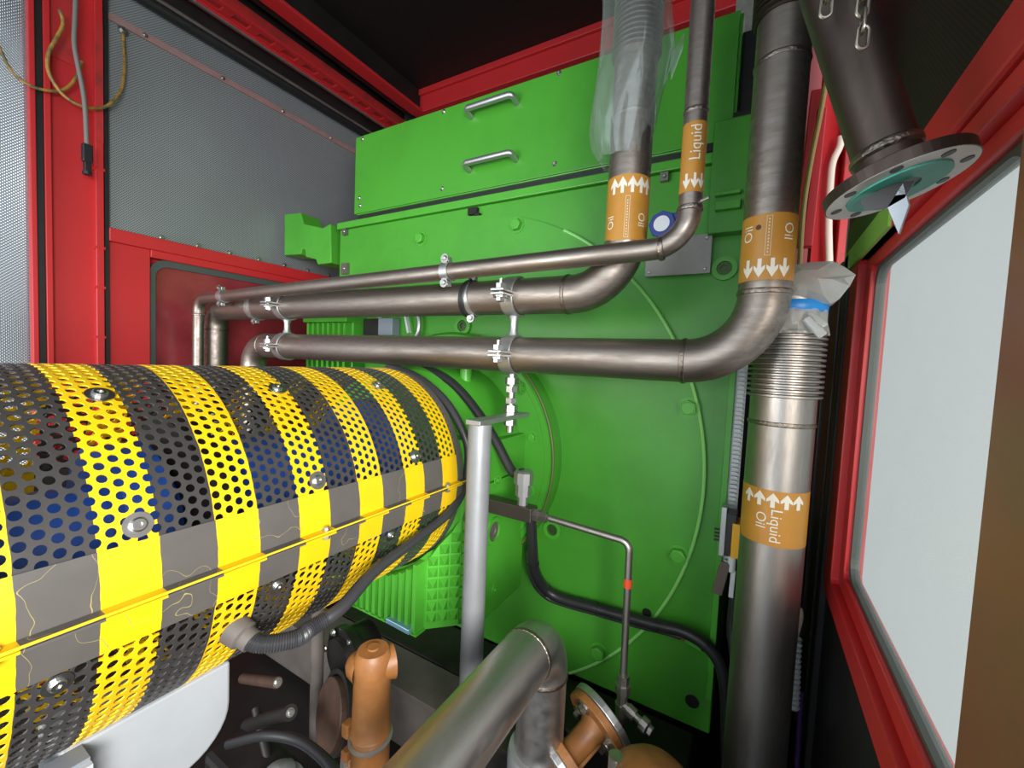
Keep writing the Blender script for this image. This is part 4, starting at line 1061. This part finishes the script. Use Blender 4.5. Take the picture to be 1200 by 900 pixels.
def link_mesh():
    p = []
    for k in range(24):
        a = 2 * pi * k / 24; p.append((.0062 * cos(a), 0, .0062 * sin(a) + (.0075 if sin(a) > 0 else -.0075)))
    return MB().tube(p, .0021, 8, closed=True).mesh('chain_link', mat('dull_chain_steel', (.27, .245, .215), .42, metal=1))


LINK = link_mesh()
ch = thing('chain', at(1012, 58, Y=.58), 'short steel chain dangling against the dark hanging pipe', 'chain')
zc_ = at(1011, 44, Y=.565)
for k in range(7):
    o = inst('chain_link', LINK, ch, zc_ + Vector((-.0012 * k, -.0, .0162 * k)), (0, 0, 1), spin=(.35 if k % 2 == 0 else 1.75), scale=.85)
ch2 = thing('chain', at(968, 12, Y=.60), 'steel chain end beside the top of the dark hanging pipe', 'chain')
z2 = at(968, 8, Y=.58)
for k in range(5): inst('chain_link', LINK, ch2, z2 + Vector((-.0005 * k, 0, .0162 * k)), (0, 0, 1), spin=(.2 if k % 2 == 0 else 1.7), scale=.85)

# lagging panel behind the tall elbow's upper end
c = at(868, 70, Y=1.95)
lp = thing('lagging_panel', (c.x, 1.95, 2.2), 'speckled grey lagging panel in the gap right of the green upper box', 'panel')
MB().box((c.x - .03, 1.93, 2.5), (c.x + .10, 1.97, 3.2)).build('sheet', CLOTH, lp, .004)
for z in (2.62, 2.78, 2.95): MB().box((c.x - .04, 1.92, z), (c.x - .012, 1.94, z + .05)).build('edge_clip', DARK, lp)

# =================================================================== UNDER THE GUARD
tk = thing('white_tank', (-1.05, .3, .2), 'white plastic tank under the near end of the striped guard', 'tank')
tp = [p for p in rrect(.22, .495, .685, 1.0, .10, 8) if p[1] < .86]
MB().prism([(.495, .882)] + [(.22, .882)] + sorted([p for p in tp if p[0] < .35], key=lambda p: -p[1]) + sorted([p for p in tp if p[0] >= .35], key=lambda p: p[1]), 'x', -1.13, -1.0).build('tank_body', mat('grey_white_tank_plastic', (.36, .38, .40), .45, noise=.2, nscale=5), tk, .006)
MB().prism(rrect(.06, .42, .3, .70, .05), 'x', -1.12, -1.05).build('tank_foot', DARK, tk)
gh = thing('finned_block', (-.96, .15, .7), 'blue grey finned block at the bottom left corner beside the white tank', 'cooler')
A = at(107, 880, X=-.95)
MB().box((-.998, -.15, .55), (-.955, A.y, .88)).build('block', mat('blue_grey_paint', (.20, .22, .25), .45), gh)
for k in range(11): MB().box((-.998, -.15, .56 + k * .03), (-.945, A.y + .001, .572 + k * .03)).build('fin', mat('pale_fin', (.42, .44, .46), .4), gh)

bmF = thing('skid_beam', (-1.3, 1.25, .1), 'grey brown skid cross beam in the dark below the green housing', 'beam')
MB().box((-2.2, 1.19, .04), (-.5, 1.33, .28)).build('web', FRAMEGREY, bmF, .01)
MB().box((-2.2, 1.17, .28), (-.5, 1.35, .30)).build('flange', FRAMEGREY, bmF, .003)
c = at(415, 742, Y=1.0)
bp_ = thing('black_pump', (c.x, 1.0, .1), 'black round pump body in the shadow below the guard end', 'pump')
MB().lathe((c.x, .93, c.z - .06), (.15, 1, 0), [(0, 1e-4), (0, .07), (.02, .075), (.02, .10), (.05, .10), (.05, .085), (.13, .085)], 36).build('pump_case', mat('black_gloss_casting', (.012, .011, .011), .32), bp_)
for k in range(6):
    a = pi * k / 3; inst('case_bolt', BOLT_Z, bp_, (c.x + .088 * cos(a), .948, c.z - .06 + .088 * sin(a)), (0, -1, 0), scale=.9)
MB().tube([(c.x, 1.0, c.z - .14), (c.x, 1.0, 0)], .035, 16).build('pump_foot', DARK, bp_)
c = at(470, 733, Y=1.04)
br = thing('blue_rail_end', c, 'small pale blue rail end under the green ribs', 'rail')
MB().bar(c + Vector((-.06, .0, .004)), c + Vector((.05, 0, .0)), .03, .018).build('rail', mat('pale_blue_metal', (.22, .42, .52), .35, metal=.4), br, .003)
c = at(395, 835, Y=.85)
bd_ = thing('brown_flange', (c.x, .85, .2), 'dark rusty round flange behind the orange cylinder', 'flange')
MB().disc((c.x, .85, c.z), (-.35, -.9, .25), 0, .10, .03, 36).build('disc', BROWNM, bd_, .004)
MB().disc((c.x, .86, c.z), (-.35, -.9, .25), .10, .115, .02, 36).build('rim', DARK, bd_)
c = at(330, 880, Y=.72)
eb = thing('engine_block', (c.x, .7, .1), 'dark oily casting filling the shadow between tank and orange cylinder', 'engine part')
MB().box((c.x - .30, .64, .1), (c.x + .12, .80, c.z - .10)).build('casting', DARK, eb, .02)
MB().lathe((c.x + .02, .70, c.z - .10), (0, 0, 1), [(0, .07), (.03, .068), (.035, .05), (.06, .045), (.075, .02), (.078, 1e-4)], 28).build('valve_knob', GREYPAINT, eb)
for k in range(3):
    inst('knob_bolt', BOLT_Z, eb, (c.x + .02 + .057 * cos(k * 2.1), .70 + .057 * sin(k * 2.1), c.z - .069), (0, 0, 1), scale=1.0)
for p, q_, r, m in (((285, 795), (325, 800), .016, BROWNM), ((290, 850), (340, 835), .022, DARK), ((300, 830), (318, 905), .014, DARK)):
    A, B = at(*p, Y=.78), at(*q_, Y=.74); MB().tube([A, B], r, 16).build('stub', m, eb)
    inst('stub_bolt', BOLT_Z, eb, B, (B - A), scale=.9)
pd = [at(268, 872, Y=.66), at(310, 862, Y=.68), at(350, 868, Y=.70), at(385, 895, Y=.68), at(400, 925, Y=.66)]
MB().tube(spline(pd, 8), .014, 12).build('oil_hose', CABLE, eb)
c = at(600, 880, Y=1.35)
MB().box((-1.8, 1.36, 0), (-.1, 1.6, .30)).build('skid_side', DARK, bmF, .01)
